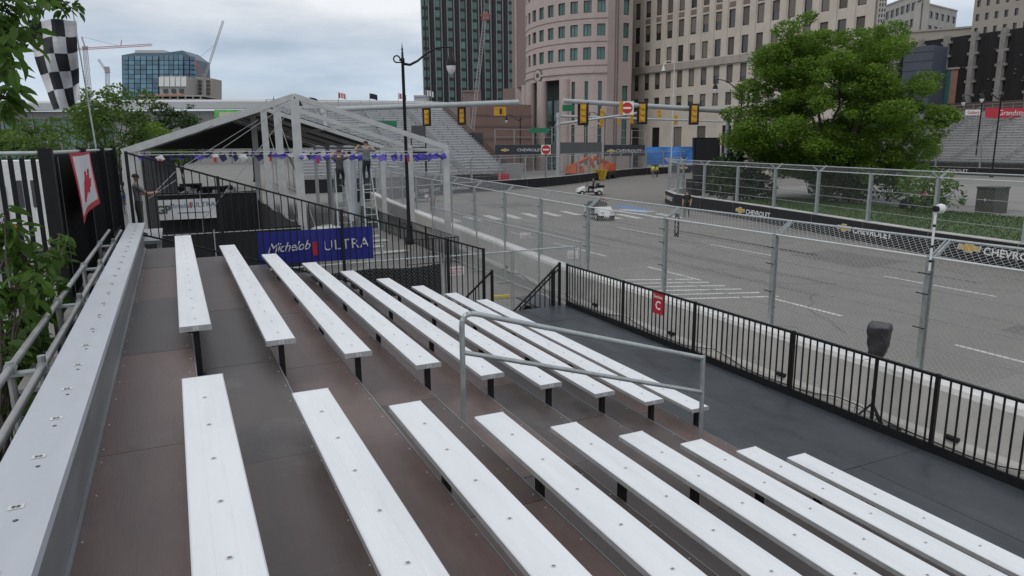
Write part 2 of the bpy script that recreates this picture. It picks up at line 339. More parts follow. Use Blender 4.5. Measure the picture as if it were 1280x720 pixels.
# ------------------------------------------------------------------ bleacher
X0, Z0, RISE, RUN, PW = -0.4898, 1.2407, 0.20251, 0.66, 0.2414
SEAT = lambda i: H - (Z0 + RISE*i)
XR = lambda i: X0 + RUN*i
TZ = lambda i: SEAT(i) - 0.44
DECKZ = 1.40
platform = thing('bleacher_platform', (2.5, 4.5, 0), 'stepped bleacher platform of brown boards carrying the white benches', 'bleacher')
SEAMS = [-5.0, -2.72, -0.38, 1.96, 4.30, 6.42, 8.75, 11.08, 13.2]
scr = MB()
for i in range(0, 9):
    xa = -0.545 if i == 0 else XR(i)-0.15; xb = XR(i+1)-0.15; z = TZ(i)
    tr = MB()
    tr.box(xb-0.004, xb+0.004, -5.0, 13.2, z-0.045, z+0.002, 0)
    for y in [-4.4+1.83*k for k in range(10)]:
        tr.box(xa+.05, xb-.03, y-.03, y+.03, z-0.16, z-0.024, 1)
    trp = tr.obj('tread', [M_fascia, M_blk], platform)
    off = (0.0, 0.0, 0.35, -0.5, 0.2, 0.6, -0.25, 0.1, 0.45)[i]
    ss = [-5.0] + [s+off*(1 if i > 1 else 0) for s in SEAMS[1:-1]] + [13.2]
    for a, b in zip(ss[:-1], ss[1:]):
        me = MB().box(xa+0.004, xb-0.006, a+0.003, b-0.003, z-0.021, z + random.uniform(-.0015, .0015)).obj('board', M_board, trp)
        for yy in np.arange(a+0.12, b-0.05, 0.42):
            for xx in (xa+0.05, xb-0.035):
                c = (xx+random.uniform(-.012,.012), yy+random.uniform(-.04,.04), z+0.0025)
                scr.cyl((c[0], c[1], z-.002), c, 0.0065, 0.0055, 6)
stuff(scr.obj('screw_heads', M_screw, platform))
sup = MB()
for i in range(0, 9, 1):
    for y in [-4.4+1.83*k for k in range(10)]:
        sup.bar((XR(i)-.1, y, 0), (XR(i)-.1, y, TZ(max(i-0,0))-.165), 0.05)
for y in [-4.4+1.83*k for k in range(10)]:
    sup.bar((-.6, y, 2.2), (5.2, y, .5), 0.05); sup.bar((-.6, y, .4), (5.2, y, .4), 0.05)
sup.obj('support_frame', M_pipe, platform)
# front walkway deck
deck = thing('walkway_deck', (6.4, 4.5, 0), 'dark grey walkway deck in front of the lowest bench row', 'deck')
dx = [5.31, 6.58, 7.66]; dy = [-5.0, -2.3, 0.14, 2.58, 5.02, 7.46, 9.9, 12.3, 13.5]
for a, b in zip(dx[:-1], dx[1:]):
    for c, d in zip(dy[:-1], dy[1:]):
        MB().box(a+.003, b-.003, c+.003, d-.003, DECKZ-.03, DECKZ+random.uniform(-.002,.001)).obj('deck_panel', M_deck, deck)
for y in [-4.6+2.0*k for k in range(9)]:
    jo = MB().box(5.4, 7.6, y-.04, y+.04, DECKZ-.2, DECKZ-.031).obj('joist', M_blk, deck)
    for x in (5.5, 7.5): MB().bar((x, y, 0), (x, y, DECKZ-.2), .06).obj('leg', M_blk, jo)

def numbers(mb, x, z, ya, yb, big=False):
    y = ya
    while y < yb:
        s = (0.025, 0.018) if big else (0.012, 0.010); xx = x + random.uniform(-.006, .006)
        mb.face([(xx-s[0], y-s[1], z+.002), (xx+s[0], y-s[1], z+.002), (xx+s[0], y+s[1], z+.002), (xx-s[0], y+s[1], z+.002)], 0)
        s2 = (s[0]*.55, s[1]*.5)
        for k in (-.5, .5):
            cx = xx + k*s2[0]*1.05
            mb.face([(cx-s2[0]*.42, y-s2[1], z+.004), (cx+s2[0]*.42, y-s2[1], z+.004), (cx+s2[0]*.42, y+s2[1], z+.004), (cx-s2[0]*.42, y+s2[1], z+.004)], 1)
        y += 0.457
M_stk = mat('sticker_white', (0.60,0.60,0.60), .5); M_ink = mat('sticker_ink', (0.10,0.10,0.105), .5)
ORD = {1:'second',2:'third',3:'fourth',4:'fifth',5:'sixth',6:'seventh',7:'eighth',8:'ninth',9:'lowest'}
def bench(i, ya, yb, label, legs, near_end=True):
    xr = XR(i); xl = xr-PW; z = SEAT(i); zf = TZ(i) if i < 9 else DECKZ
    b = thing('bench', ((xl+xr)/2, (ya+yb)/2, zf), label, 'bench', 'bleacher benches')
    pl = MB()
    # plank with a slightly crowned, grooved top and turned down lips
    t = 0.042; prof = [(xl, z-t), (xl, z-.006), (xl+.006, z), (xl+.078, z), (xl+.080, z-.0012), (xl+.082, z-.0012), (xl+.086, z), (xr-.086, z), (xr-.082, z-.0012), (xr-.080, z-.0012), (xr-.078, z), (xr-.006, z), (xr, z-.006), (xr, z-t)]
    a = [(x, ya+.004, zz) for x, zz in prof]; c = [(x, yb-.004, zz) for x, zz in prof]
    for k in range(len(prof)-1): pl.face([a[k], c[k], c[k+1], a[k+1]][::-1], 1 if k in (0, len(prof)-2) else 0)
    pl.face([a[0], a[-1], c[-1], c[0]][::-1], 1)
    pl.obj('seat_plank', [M_alum, M_alcap], b)
    for y in (ya, yb):
        cap = MB().box(xl-.003, xr+.003, min(y, y+(.005 if y == ya else -.005)), max(y, y+(.005 if y == ya else -.005)), z-t-.004, z+.001).obj('end_cap', M_alcap, b)
        if y == ya:
            MB().box((xl+xr)/2-.022, (xl+xr)/2+.022, ya-.0015, ya, z-.038, z-.008).obj('row_sticker', M_stk, cap)
            letters(str(i), .026, ((xl+xr)/2, ya-.003, z-.023), (1,0,0), (0,0,1), M_ink, cap, 'row_number', extrude=.0006)
    nb = MB(); numbers(nb, (xl+xr)/2, z, ya+.26, yb-.1); stuff(nb.obj('seat_number_stickers', [M_stk, M_ink], b))
    for y in legs:
        lg = MB(); x = xr-.118
        lg.box(x-.022, x+.022, y-.03, y+.03, zf, z-t-.012); lg.box(x-.09, x+.09, y-.025, y+.025, z-t-.012, z-t)
        lg.box(x-.05, x+.05, y-.05, y+.05, zf, zf+.008)
        lg.bar((x-.02, y+.03, z-t-.03), (x-.075, y+.03, z-t-.03), .014)
        lg.obj('leg', M_blk, b)
    return b
YA, YB, YF = 4.78, 6.21, 12.81
for i in range(1, 10):
    nm = ORD[i] + ' row' + (' from the top' if i < 9 else '')
    bench(i, YB, YF-.01*(i % 3), f'white bench, {nm}, beyond the aisle towards the blue banner', [YB+.07+1.83*k for k in range(4)])
    bench(i, -4.6, YA, f'white bench, {nm}, on the near side of the aisle', [YA-.1-.75*(i > 0)-1.83*k for k in range(5)])
# top bench with closed front
b0 = thing('bench', (X0-PW/2, 4, TZ(0)), 'long bluish grey top row bench with closed metal front along the rear pipes', 'bench', 'bleacher benches')
z = SEAT(0); xl, xr = -0.735, X0
p0 = MB(); cuts = [-4.6, 2.32, 7.9, 13.2]
for a, c in zip(cuts[:-1], cuts[1:]): MB().box(xl, xr, a+.002, c-.002, z-.045, z).obj('seat_plank', M_alum0, b0)
fa = MB(); fa.box(xr-.055, xr-.048, -4.6, 13.2, TZ(0)+.001, z-.0455); fa.box(xr-.047, xr-.030, -4.6, 13.2, z-.085, z-.0455); fa.box(xr-.047, xr-.028, -4.6, 13.2, TZ(0)+.001, TZ(0)+.025)
fa.obj('front_panel', M_fascia, b0)
nb = MB(); numbers(nb, (xl+xr)/2+.01, z, 1.0, 13, True); stuff(nb.obj('seat_number_stickers', [M_stk, M_ink], b0))
sm = MB()
for k in range(26):
    y = 1.2+k*.46; sm.cyl(((xl+xr)/2+.02, y+.14, z), ((xl+xr)/2+.02, y+.14, z+.002), .009, n=6)
stuff(sm.obj('bolt_heads', M_dkgrey, b0))
for k in range(10): MB().box(xl+.1, xl+.15, -4.3+1.9*k, -4.25+1.9*k, TZ(0), z-.046).obj('leg', M_blk, b0)
# rear walk board under top bench and pipe rails
rp = thing('rear_guard_rail', (-.95, 4.5, 0), 'pair of silver scaffold pipes running behind the top bench', 'guard rail')
MB().cyl((-.86, -4.5, 3.585), (-.86, 13.3, 3.585), .024, n=10).obj('pipe', M_pipe, rp, True)
MB().cyl((-1.03, -4.5, 3.60), (-1.03, 13.3, 3.60), .024, n=10).obj('pipe', M_pipe, rp, True)
for k in range(8):
    y = -3.3+2.12*k; s = MB(); s.cyl((-.86, y, 0), (-.86, y, 3.66), .024, n=8); s.cyl((-1.03, y, 0), (-1.03, y, 3.64), .024, n=8); s.obj('upright', M_pipe, rp, True)
    c = MB(); c.box(-1.08, -.81, y-.04, y+.04, 3.55, 3.57); c.cyl((-.86, y-.03, 3.585), (-.86, y+.03, 3.585), .036); c.cyl((-1.03, y-.03, 3.60), (-1.03, y+.03, 3.60), .036); c.obj('coupler', M_galv, rp)
    bo = MB(); bo.box(-1.12, -.78, y+.5, y+1.3, 3.28, 3.31); bo.obj('toe_board', mat('grey_board',(.22,.21,.2),.8,var=.3,dirt=.3), rp)
    dg = MB(); dg.cyl((-.86, y, 3.55), (-1.03, y+1.0, 3.2), .012, n=6); dg.obj('brace', M_galv, rp)

# ------------------------------------------------------------------ aisle handrail
hr = thing('aisle_handrail', (3.3, 5.5, 1.6), 'galvanised pipe handrail with two rails in the bleacher aisle', 'handrail')
def bend(pts, r=0.14, n=5):
    o = [Vector(pts[0])]
    for a, b, c in zip(pts[:-2], pts[1:-1], pts[2:]):
        a, b, c = Vector(a), Vector(b), Vector(c); p = b+(a-b).normalized()*r; q = b+(c-b).normalized()*r
        for k in range(n+1): t = k/n; o.append(p*(1-t)**2 + b*2*t*(1-t) + q*t*t)
    return o + [Vector(pts[-1])]
MB().tube(bend([(2.10,5.5,TZ(4)), (2.10,5.5,3.555), (4.72,5.5,2.775)]), .024, 10).obj('top_rail', M_galv, hr, True)
MB().cyl((4.72,5.5,2.80), (4.74,5.5,TZ(8)), .024, n=10).obj('post', M_galv, hr, True)
MB().cyl((2.11,5.5,3.19), (4.72,5.5,2.41), .021, n=10).obj('mid_rail', M_galv, hr, True)
for x, zz in ((2.10, TZ(4)), (4.74, TZ(8))): MB().box(x-.07, x+.07, 5.43, 5.57, zz, zz+.012).obj('base_plate', M_galv, hr)

# ------------------------------------------------------------------ black picket railings
def picket_mesh(h, r=0.0085): return MB().bar((0,0,0), (0,0,h), r*2).mesh('picket', M_blk)
def railing(name, p, q, zb0, zt0, zb1, zt1, label, posts, sp=0.115, postw=.05, railw=.04, kick=0.0, cat='railing'):
    """railing from p to q (xy); zb/zt bottom and top height at both ends"""
    p = Vector((*p, 0)); q = Vector((*q, 0)); d = q-p; ln = d.length
    t = thing(name, (p.x, p.y, zb0), label, cat, 'black picket railings')
    def P(s, k): a = p+d*s; return (a.x, a.y, (zb0+(zb1-zb0)*s) if k == 0 else (zt0+(zt1-zt0)*s) if k == 1 else k)
    MB().bar(P(0,1), P(1,1), railw, railw*.8).obj('top_rail', M_blk, t)
    a = Vector(P(0,0)); b = Vector(P(1,0)); up = Vector((0,0,.09))
    MB().bar(a+up, b+up, .03, .03).obj('bottom_rail', M_blk, t)
    if kick: MB().bar(a+Vector((0,0,kick/2)), b+Vector((0,0,kick/2)), .05, kick).obj('toe_board', M_blk, t)
    for s in posts:
        x, y, z0 = P(s, 0); z1 = P(s, 1)[2]
        MB().box(x-postw/2, x+postw/2, y-postw/2, y+postw/2, z0, z1+.025).obj('post', M_blk, t)
    n = int(ln/sp); h = max(zt0-zb0, .2)-.10; me = picket_mesh(h)
    for k in range(1, n):
        s = k/n
        if any(abs(s-u)*ln < .04 for u in posts): continue
        x, y, z0 = P(s, 0); place('picket', me, t, (x, y, z0+.09), None, (1, 1, (P(s,1)[2]-z0-.10)/h))
    return t
RX = 7.62; RT = 2.316
yp = [-5.6+2.105*k for k in range(9)] ; yp = [y for y in yp if y < 13.2] + [13.42]
rlen = 13.42+5.6
front = railing('picket_railing', (RX, -5.6), (RX, 13.42), DECKZ, RT, DECKZ, RT, 'long black picket railing along the dark walkway deck, facing the track', [(y+5.6)/rlen for y in yp], kick=.075, postw=.042)
endr = railing('picket_railing', (-0.67, 13.52), (5.68, 13.52), 3.42, 4.84, 1.36, 2.78, 'sloping black picket railing at the far end of the bleacher, holding the blue banner', [0, .215, .546, .877, 1.0], sp=.118)
# stair flight down from the deck
st = thing('stair_flight', (6.7, 14.4, 0), 'short metal stair flight down from the far end of the deck', 'stairs')
for k in range(6): MB().box(7.55-.27*k-.27, 7.55-.27*k, 13.62, 14.75, DECKZ-.2*(k+1)-.03, DECKZ-.2*(k+1)).obj('step', M_pipe, st)
for y in (13.60, 14.78): MB().bar((7.55, y, DECKZ-.15), (5.95, y, .02), .05, .18).obj('stringer', M_blk, st)
MB().box(7.0, 7.62, 13.5, 14.75, DECKZ-.03, DECKZ-.002).obj('landing', M_deck, st)
railing('picket_railing', (7.50, 13.55), (6.05, 13.55), DECKZ-.1, 2.335, DECKZ-1.25, 1.10, 'black picket stair railing sloping down beyond the far corner of the deck', [0, .12, .98], sp=.115)
MB().bar((7.50, 13.55, 2.23), (6.05, 13.55, 1.0), .03, .025).obj('second_rail', M_blk, [o for o in bpy.data.objects if o.get('label','').startswith('black picket stair railing sloping down beyond')][0])
railing('picket_railing', (5.90, 13.6), (4.95, 13.6), DECKZ-.25, 2.29, DECKZ-1.1, 1.48, 'short black picket stair railing beside the end of the sloping banner railing', [0, .2, .97], sp=.16)
ys_ = thing('yellow_marker', gz(626, 373), 'small yellow wooden marker lying on the pavement beyond the stairs', 'marker'); q_ = gz(626, 373); MB().bar(q_+Vector((-.28,.05,.06)), q_+Vector((.28,-.05,.06)), .1, .09).obj('block', mat('marker_yellow', (.55,.45,.03), .6), ys_); MB().bar(q_+Vector((-.2,.1,.015)), q_+Vector((.2,.0,.015)), .2, .03).obj('foot', M_pipe, ys_)
# wear on the road: repair patches, sealed cracks and tyre marks
M_patch = mat('asphalt_patch', (.135,.130,.123), .85, var=.18, scale=1.2, bump=.2, dirt=.2); M_patch2 = mat('asphalt_patch_pale', (.205,.197,.185), .85, var=.15, scale=1.2, bump=.2, dirt=.2)
for i, (x0_, x1_, y0_, y1_) in enumerate(((15.0,17.6,18.2,23.6),(19.2,22.5,9.0,11.2),(12.6,15.0,27,33),(24.0,27.0,19,23),(18.2,21.0,38,45),(22,26,50,54),(13.0,16.2,5.2,8.6))):
    pts = [(x0_,y0_),(x1_,y0_+.3),(x1_-.15,y1_),(x0_+.1,y1_-.2)]; MB().face([(x,y,.0032) for x,y in pts]).obj('repair_patch', M_patch if i % 2 else M_patch2, road)
for i in range(26):
    x = random.uniform(12.3,30); y = random.uniform(3,58); pts = [Vector((x,y,.0048))]; d = random.uniform(0,6.28)
    for k in range(random.randint(6,14)): d += random.uniform(-.5,.5); pts.append(pts[-1]+Vector((math.cos(d)*.5, math.sin(d)*.7, 0)))
    m = MB()
    for a_, b_ in zip(pts[:-1], pts[1:]): n_ = Vector((-(b_-a_).y, (b_-a_).x, 0)).normalized()*.028; m.face([a_-n_, b_-n_, b_+n_, a_+n_])
    m.obj('crack_seal', MATS['tar_seam'] if i % 2 else M_patch, road)
for i in range(10):
    x = random.choice((18.6,20.4,22.6,24.8,26.0))+random.uniform(-.4,.4); m = MB(); y0_ = random.uniform(10,40); L_ = random.uniform(8,22); cv = random.uniform(-.015,.03)
    for k in range(24):
        f = lambda t: Vector((x+cv*(t*L_)**1.6*.3, y0_+t*L_, .0055)); a_, b_ = f(k/24), f((k+1)/24); m.face([a_-Vector((.09,0,0)), a_+Vector((.09,0,0)), b_+Vector((.09,0,0)), b_-Vector((.09,0,0))])
    m.obj('tyre_mark', mat('tyre_mark_grey', (.125,.121,.116), .8, var=.35, scale=3), road)
# red section sign
sg = thing('section_sign', (RX-.05, 10.1, 1.9), 'red section sign with white lettering hung on the black railing', 'sign')
_r = ray(825, 378); syc = _r.y*(RX/_r.x)
MB().box(RX-.040, RX-.034, syc-.15, syc+.15, 1.93, RT-.01).obj('panel', M_red, sg)
letters('Section', .085, (RX-.043, syc, 2.24), (0,-1,0), (0,0,1), LN, sg, extrude=.001, bold=.001)
letters('C', .22, (RX-.043, syc, 2.08), (0,-1,0), (0,0,1), LN, sg, extrude=.001, bold=.006)
# the blue banner
bn = thing('sponsor_banner', (2.3, 13.57, 2.8), 'blue banner with white lettering tied to the sloping railing', 'banner')
bm_ = MB(); N = 24; bx0, bx1 = 1.28, 3.39
def bp(s, t): return (bx0+(bx1-bx0)*s, 13.60+.012*math.sin(9*s+2*t), 2.77+.62*t + .012*math.sin(5*s)*(1-t))
for k in range(N):
    for j in range(4): bm_.face([bp(k/N, j/4), bp((k+1)/N, j/4), bp((k+1)/N, (j+1)/4), bp(k/N, (j+1)/4)])
bm_.obj('cloth', M_blue, bn, True)
letters('Michelob', .25, (1.80, 13.575, 3.09), (1,0,.03), (0,0,1), LN, bn, shear=.45, extrude=.001, sx=.92, space=.9)
MB().box(2.24, 2.33, 13.572, 13.576, 2.90, 3.16).obj('red_tab', M_red, bn)
letters('ULTRA', .27, (2.87, 13.575, 3.07), (1,0,.02), (0,0,1), LN, bn, extrude=.001, space=1.12, sx=.98)
# ------------------------------------------------------------------ helpers along polylines
def poly_at(poly, s):
    for (a, b) in zip(poly[:-1], poly[1:]):
        a = Vector(a); b = Vector(b); l = (b-a).length
        if s <= l: return a+(b-a)*(s/l), (b-a)/l
        s -= l
    a, b = Vector(poly[-2]), Vector(poly[-1]); return b, (b-a).normalized()
def poly_len(poly): return sum((Vector(b)-Vector(a)).length for a, b in zip(poly[:-1], poly[1:]))
def wall_x(Y):
    for (a, b) in zip(WALL[:-1], WALL[1:]):
        if a[1] <= Y <= b[1]: return a[0]+(b[0]-a[0])*(Y-a[1])/(b[1]-a[1])
    return WALL[-1][0]
WT = 0.97
# ------------------------------------------------------------------ near concrete wall
M_cable = mat('black_cable', (0.02,0.02,0.02), .6)
n = int(poly_len(WALL)/3.66)
for k in range(n):
    a, da = poly_at(WALL, k*3.66+.012); b, db = poly_at(WALL, (k+1)*3.66-.012)
    d = (b-a).normalized(); r = Vector((d.y, -d.x))          # towards the track
    if a.y > 61: continue
    lab = 'pale concrete barrier block of the trackside wall below the catch fence' if a.y < 22 else 'pale concrete barrier block of the trackside wall beside the tent frames'
    t = thing('concrete_barrier', ((a.x+b.x)/2, (a.y+b.y)/2, 0), lab, 'barrier', 'trackside wall blocks near the railing' if a.y < 22 else 'trackside wall blocks by the tent')
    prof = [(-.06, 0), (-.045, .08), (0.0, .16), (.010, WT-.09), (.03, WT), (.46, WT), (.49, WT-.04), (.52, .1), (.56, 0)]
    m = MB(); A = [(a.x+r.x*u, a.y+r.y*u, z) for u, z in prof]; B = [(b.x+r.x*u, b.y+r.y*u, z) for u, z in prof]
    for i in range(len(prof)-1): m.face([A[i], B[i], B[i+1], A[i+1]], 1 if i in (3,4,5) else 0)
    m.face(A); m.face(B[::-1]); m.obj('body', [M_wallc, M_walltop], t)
    if a.y < 30:
        lp = MB(); c = a+(b-a)*.5; lp.box(c.x-.03-.06, c.x-.005, c.y-.11, c.y+.11, .14, .2); lp.obj('lifting_lug', M_blk, t)
cb = MB(); pts = []
for k in range(60):
    Y = -4+k*.5; pts.append((wall_x(Y)-.09-.02*math.sin(k*1.3), Y, .012+.17*abs(math.sin(k*.43))**6))
tag(cb.tube(pts, .011, 5).obj('cable', M_cable), 'thin black cable lying along the foot of the trackside wall', 'cable')

# ------------------------------------------------------------------ catch fences
M_mesh = mat('mesh_wire', (.42,.425,.43), .5, .25, var=.1, scale=5); M_galvl = mat('bright_wire', (.60,.62,.62), .45, .3, var=.1, scale=6)
def catch_fence(name, posts, base_z, h, lean, label, pitch=.115, wr=.0040, pw=.11, cables=(.45, .95, 1.45), both=False, group=None, lean_h=.25, armless=()):
    """posts: list of (xy, normal towards the track)"""
    c = posts[len(posts)//2][0]; t = thing(name, (c.x, c.y, base_z), label, 'catch fence', group)
    tips = []; bends = []
    for k, (p, nn) in enumerate(posts):
        p = Vector((p.x, p.y, base_z)); nn = Vector((nn.x, nn.y, 0)); tn = Vector((-nn.y, nn.x, 0)); b = p+Vector((0,0,h)); tip = b+nn*lean+Vector((0,0,lean_h))
        m = MB()
        # I-section post
        for off, w, th in ((-pw*.45, pw*.75, .014), (pw*.45, pw*.75, .014)):
            m.bar(p+nn*off-Vector((0,0,.0)), b+nn*off, w, th, up=nn)
        m.bar(p, b, .012, pw*.85, up=nn)
        if k not in armless:
            for sgn in ((1, -1) if both else (1,)):
                tp = b+nn*lean*sgn+Vector((0,0,lean_h))
                for o2 in (-.035, .035): m.bar(b+tn*o2-Vector((0,0,.06)), tp+tn*o2, .022, .055)
        m.bar(p+Vector((0,0,0)), p+Vector((0,0,.015)), pw*1.8)
        m.obj('post', M_galv, t)
        tips.append(tip); bends.append(b)
    rl = .024 if pitch < .127 else .03
    for k in range(len(posts)-1):
        MB().cyl(tips[k], tips[k+1], rl, n=6).obj('top_pipe', M_galv, t, True)
        MB().cyl(bends[k]+Vector((0,0,-.02)), bends[k+1]+Vector((0,0,-.02)), rl*.8, n=6).obj('bend_cable', M_galvl, t)
        for cz in cables:
            MB().cyl(bends[k]+Vector((0,0,-h+cz)), bends[k+1]+Vector((0,0,-h+cz)), .008 if pitch < .127 else .014, n=5).obj('cable', M_galvd, t)
        w = MB(); chain(w, bends[k]-Vector((0,0,h)), bends[k+1]-bends[k], (0,0,h), pitch, wr); chain(w, bends[k], bends[k+1]-bends[k], tips[k]-bends[k], pitch, wr)
        stuff(w.obj('chain_link', M_mesh if pitch < .127 else M_galvd, t))
    return t
YS = [.6, 4.2, 7.81, 11.3, 15.1, 19.0, 22.6, 26.4, 30.4, 34.2, 38.0, 42.0, 46.2, 50.2, 54.2, 58.2]
pl = [(Vector((wall_x(y)+.42, y)), Vector((1, -.06)).normalized()) for y in YS]
nf = catch_fence('catch_fence', pl, WT, 2.02, .40, 'tall chain link catch fence with bent posts on the near trackside wall', group=None)
for y in YS[1:9]:
    for z in (1.75, 2.35, 2.7):
        MB().bar((wall_x(y)+.30, y-.10, z), (wall_x(y)+.30, y+.12, z+.005), .016).obj('clamp', M_blk, nf)

def barrier_run(poly, step, h, body, face, label, group, text_every=None, tside=1, th=.5):
    """blocks wrapped on the road side in black printed mesh; road side is tside * left normal"""
    n = int(poly_len(poly)/step); res = []
    for k in range(n):
        a, _ = poly_at(poly, k*step+.015); b, _ = poly_at(poly, (k+1)*step-.015); d = (b-a).normalized(); nn = Vector((-d.y, d.x))*tside
        t = thing('concrete_barrier', ((a.x+b.x)/2, (a.y+b.y)/2, 0), label, 'barrier', group)
        q = [(a.x, a.y), (b.x, b.y), (b.x-nn.x*th, b.y-nn.y*th), (a.x-nn.x*th, a.y-nn.y*th)]
        if tside > 0: q = q[::-1]
        MB().prism(q, 0, h).obj('body', body, t)
        f = MB(); e = .012
        A = Vector((a.x, a.y, 0)); B = Vector((b.x, b.y, 0)); N3 = Vector((nn.x, nn.y, 0))
        m = 5
        for i in range(m):
            s0, s1 = i/m, (i+1)/m; w0 = .008*math.sin(k*5+i*2.1); w1 = .008*math.sin(k*5+(i+1)*2.1)
            f.face([A+(B-A)*s0+N3*(e+w0)+Vector((0,0,.03)), A+(B-A)*s1+N3*(e+w1)+Vector((0,0,.03)), A+(B-A)*s1+N3*e+Vector((0,0,h-.03)), A+(B-A)*s0+N3*e+Vector((0,0,h-.03))])
        f.obj('banner_face', face, t)
        res.append((t, A, B, N3))
    return res
def bowtie(parent, pos, xd, zd, w):
    """gold cross shaped emblem with silver rim"""
    xd = Vector(xd).normalized(); zd = Vector(zd).normalized(); nn = xd.cross(zd)
    def shape(s, off, mtl, nm):
        P = [(-1,-.14),(-.9,.2),(-.36,.2),(-.30,.36),(.38,.36),(.32,.2),(1,.2),(.9,-.2),(.36,-.2),(.30,-.36),(-.38,-.36),(-.32,-.2)]
        P[0] = (-.9-.1, -.2); m = MB(); m.face([Vector(pos)+xd*(x*w/2*s)+zd*(z*w/2*(s if s == 1 else s*.92))+nn*off for x, z in P]); m.obj(nm, mtl, parent)
    shape(1, .0, M_silver, 'emblem_rim'); shape(.86, .004, M_gold, 'emblem')
# island barrier
ib = barrier_run(ISL, 4.05, 1.02, M_wallc, M_blkm, 'black banner wrapped barrier block around the tree island', 'island barrier blocks', tside=1)
def print_run(run, poly, step, pxs, size):
    for (px, py) in pxs:                    # lettering where the photograph shows it, on the block that stands there
        Y = gz(px, py, .55).y; k = min(range(len(run)), key=lambda i: abs((run[i][1].y+run[i][2].y)/2-Y)); t, A, B, N3 = run[k]; xd = (A-B).normalized(); c = (A+B)/2; c = c+xd*((Y-c.y)/xd.y if abs(xd.y) > .3 else 0)
        o = Vector((0,0,.52))+N3*.035; letters('CHEVROLET', size, c+o, xd, (0,0,1), LN, t, extrude=.002, sx=1.12, bold=.007); bowtie(t, c+o-xd*1.95+Vector((0,0,.05)), xd, (0,0,1), 1.1)
print_run(ib, ISL, 4.05, ((1262,320),(1077,292),(942,267),(850,247)), .42)
n = int(poly_len(ISL)/4.05); ip = []
for k in range(n+1):
    p, d = poly_at(ISL, k*4.05); ip.append((p+Vector((d.y, -d.x))*.25, Vector((-d.y, d.x))))
catch_fence('catch_fence', ip, 1.02, 2.3, .42, 'catch fence with forked post tops around the tree island', pitch=.16, wr=.0026, pw=.16, cables=(.5, 1.0, 1.5), both=True, armless=(2, 5, 8))
# far barrier with fence
fb = barrier_run(FARB, 3.9, 1.05, M_wallc, M_blkm, 'black banner wrapped barrier block on the far side of the track', 'far side barrier blocks', tside=-1)
for k, (t, A, B, N3) in enumerate(fb):
    if k in (2, 3): letters('CHEVROLET', .42, (A+B)/2+Vector((0,0,.55))+N3*.03, (B-A).normalized(), (0,0,1), LN, t, extrude=.002, sx=1.25, bold=.008)
fpst = []
for k in range(int(poly_len(FARB)/3.9)+1):
    p, d = poly_at(FARB, k*3.9); fpst.append((p+Vector((-d.y, d.x))*.25, Vector((d.y, -d.x))))
catch_fence('catch_fence', fpst, 1.05, 2.3, .4, 'catch fence on the far barrier in front of the silver grandstand', pitch=.2, wr=.0045, pw=.16, cables=(.5, 1.0, 1.5))

# ------------------------------------------------------------------ temporary chain link panels by the stairs
def panel_fence(p, q, n, z1, label, screen=None, pitch=.09, group='temporary fence panels'):
    p = Vector((*p, 0)); q = Vector((*q, 0))
    for k in range(n):
        a = p+(q-p)*(k/n); b = p+(q-p)*((k+1)/n); d = (b-a).normalized(); a = a+d*.03; b = b-d*.03
        t = thing('chain_link_fence', (a+b)/2, label, 'fence', group)
        up = Vector((0,0,1))
        for nm, (c, e) in {'post': (a, a+up*(z1+.03)), 'post ': (b, b+up*(z1+.03)), 'top_pipe': (a+up*z1, b+up*z1), 'bottom_pipe': (a+up*.12, b+up*.12)}.items():
            MB().cyl(c, e, .02, n=7).obj(nm.strip(), M_galv, t, True)
        for e in (a, b):
            nn = Vector((-d.y, d.x, 0)); MB().bar(e-nn*.3+up*.02, e+nn*.3+up*.02, .05, .04).obj('foot', M_galv, t)
        stuff(chain(MB(), a+up*.14, b-a, up*(z1-.16), pitch, .0034).obj('chain_link', M_galvd, t))
        if screen:
            m = MB(); N = 8
            for i in range(N):
                s0, s1 = i/N, (i+1)/N; w = lambda s: .02*math.sin(s*11+k)
                m.face([a+(b-a)*s0+Vector((0,.03+w(s0),.05)), a+(b-a)*s1+Vector((0,.03+w(s1),.05)), a+(b-a)*s1+Vector((0,.03,screen+.03*math.sin(s1*7))), a+(b-a)*s0+Vector((0,.03,screen+.03*math.sin(s0*7)))])
            m.obj('windscreen', M_blkm, t)
panel_fence((-1.2, 17.0), (6.0, 17.0), 3, 2.13, 'chain link panel with black windscreen behind the bleacher end', screen=1.92, group='screened chain link panels')
panel_fence((6.05, 17.05), (9.95, 17.05), 2, 2.1, 'open chain link panel across the walkway beyond the stairs', group='open cross panels')
panel_fence((10.45, 17.6), (10.45, 30.8), 5, 2.1, 'open chain link panel along the foot of the trackside wall', group='open panels along the wall')
def small_sign(pos, xd, w, h, lines, label, back=M_white, ink=M_red, size=.075):
    t = thing('notice_sign', pos, label, 'sign'); xd = Vector(xd).normalized(); nn = xd.cross(Vector((0,0,1)))
    pos = Vector(pos); up = Vector((0,0,1)); m = MB(); m.extr([pos-xd*w/2-up*h/2, pos+xd*w/2-up*h/2, pos+xd*w/2+up*h/2, pos-xd*w/2+up*h/2], -nn*.004); m.obj('plate', back, t)
    for i, l in enumerate(lines): letters(l, size, pos+nn*.004+up*(h*.22-i*size*1.15), xd, (0,0,1), ink, t, extrude=.0006)
    for i in range(2 if len(lines) < 2 else 0):
        a = pos+nn*.004-xd*w*.36-up*(h*(.05+.2*i)); MB().bar(a, a+xd*w*.72, .004, .022, up=nn).obj('print_line', ink, t)
    return t
small_sign((6.35, 16.98, 1.72), (1,0,0), .46, .22, ['NATIONAL'], 'small white sign with red print on the chain link beyond the stairs')
small_sign(gy(716, 318, 19.5)+Vector((0,0,0)), (1,-.4,0), .34, .26, [], 'small white notice on the chain link beside the concrete wall')
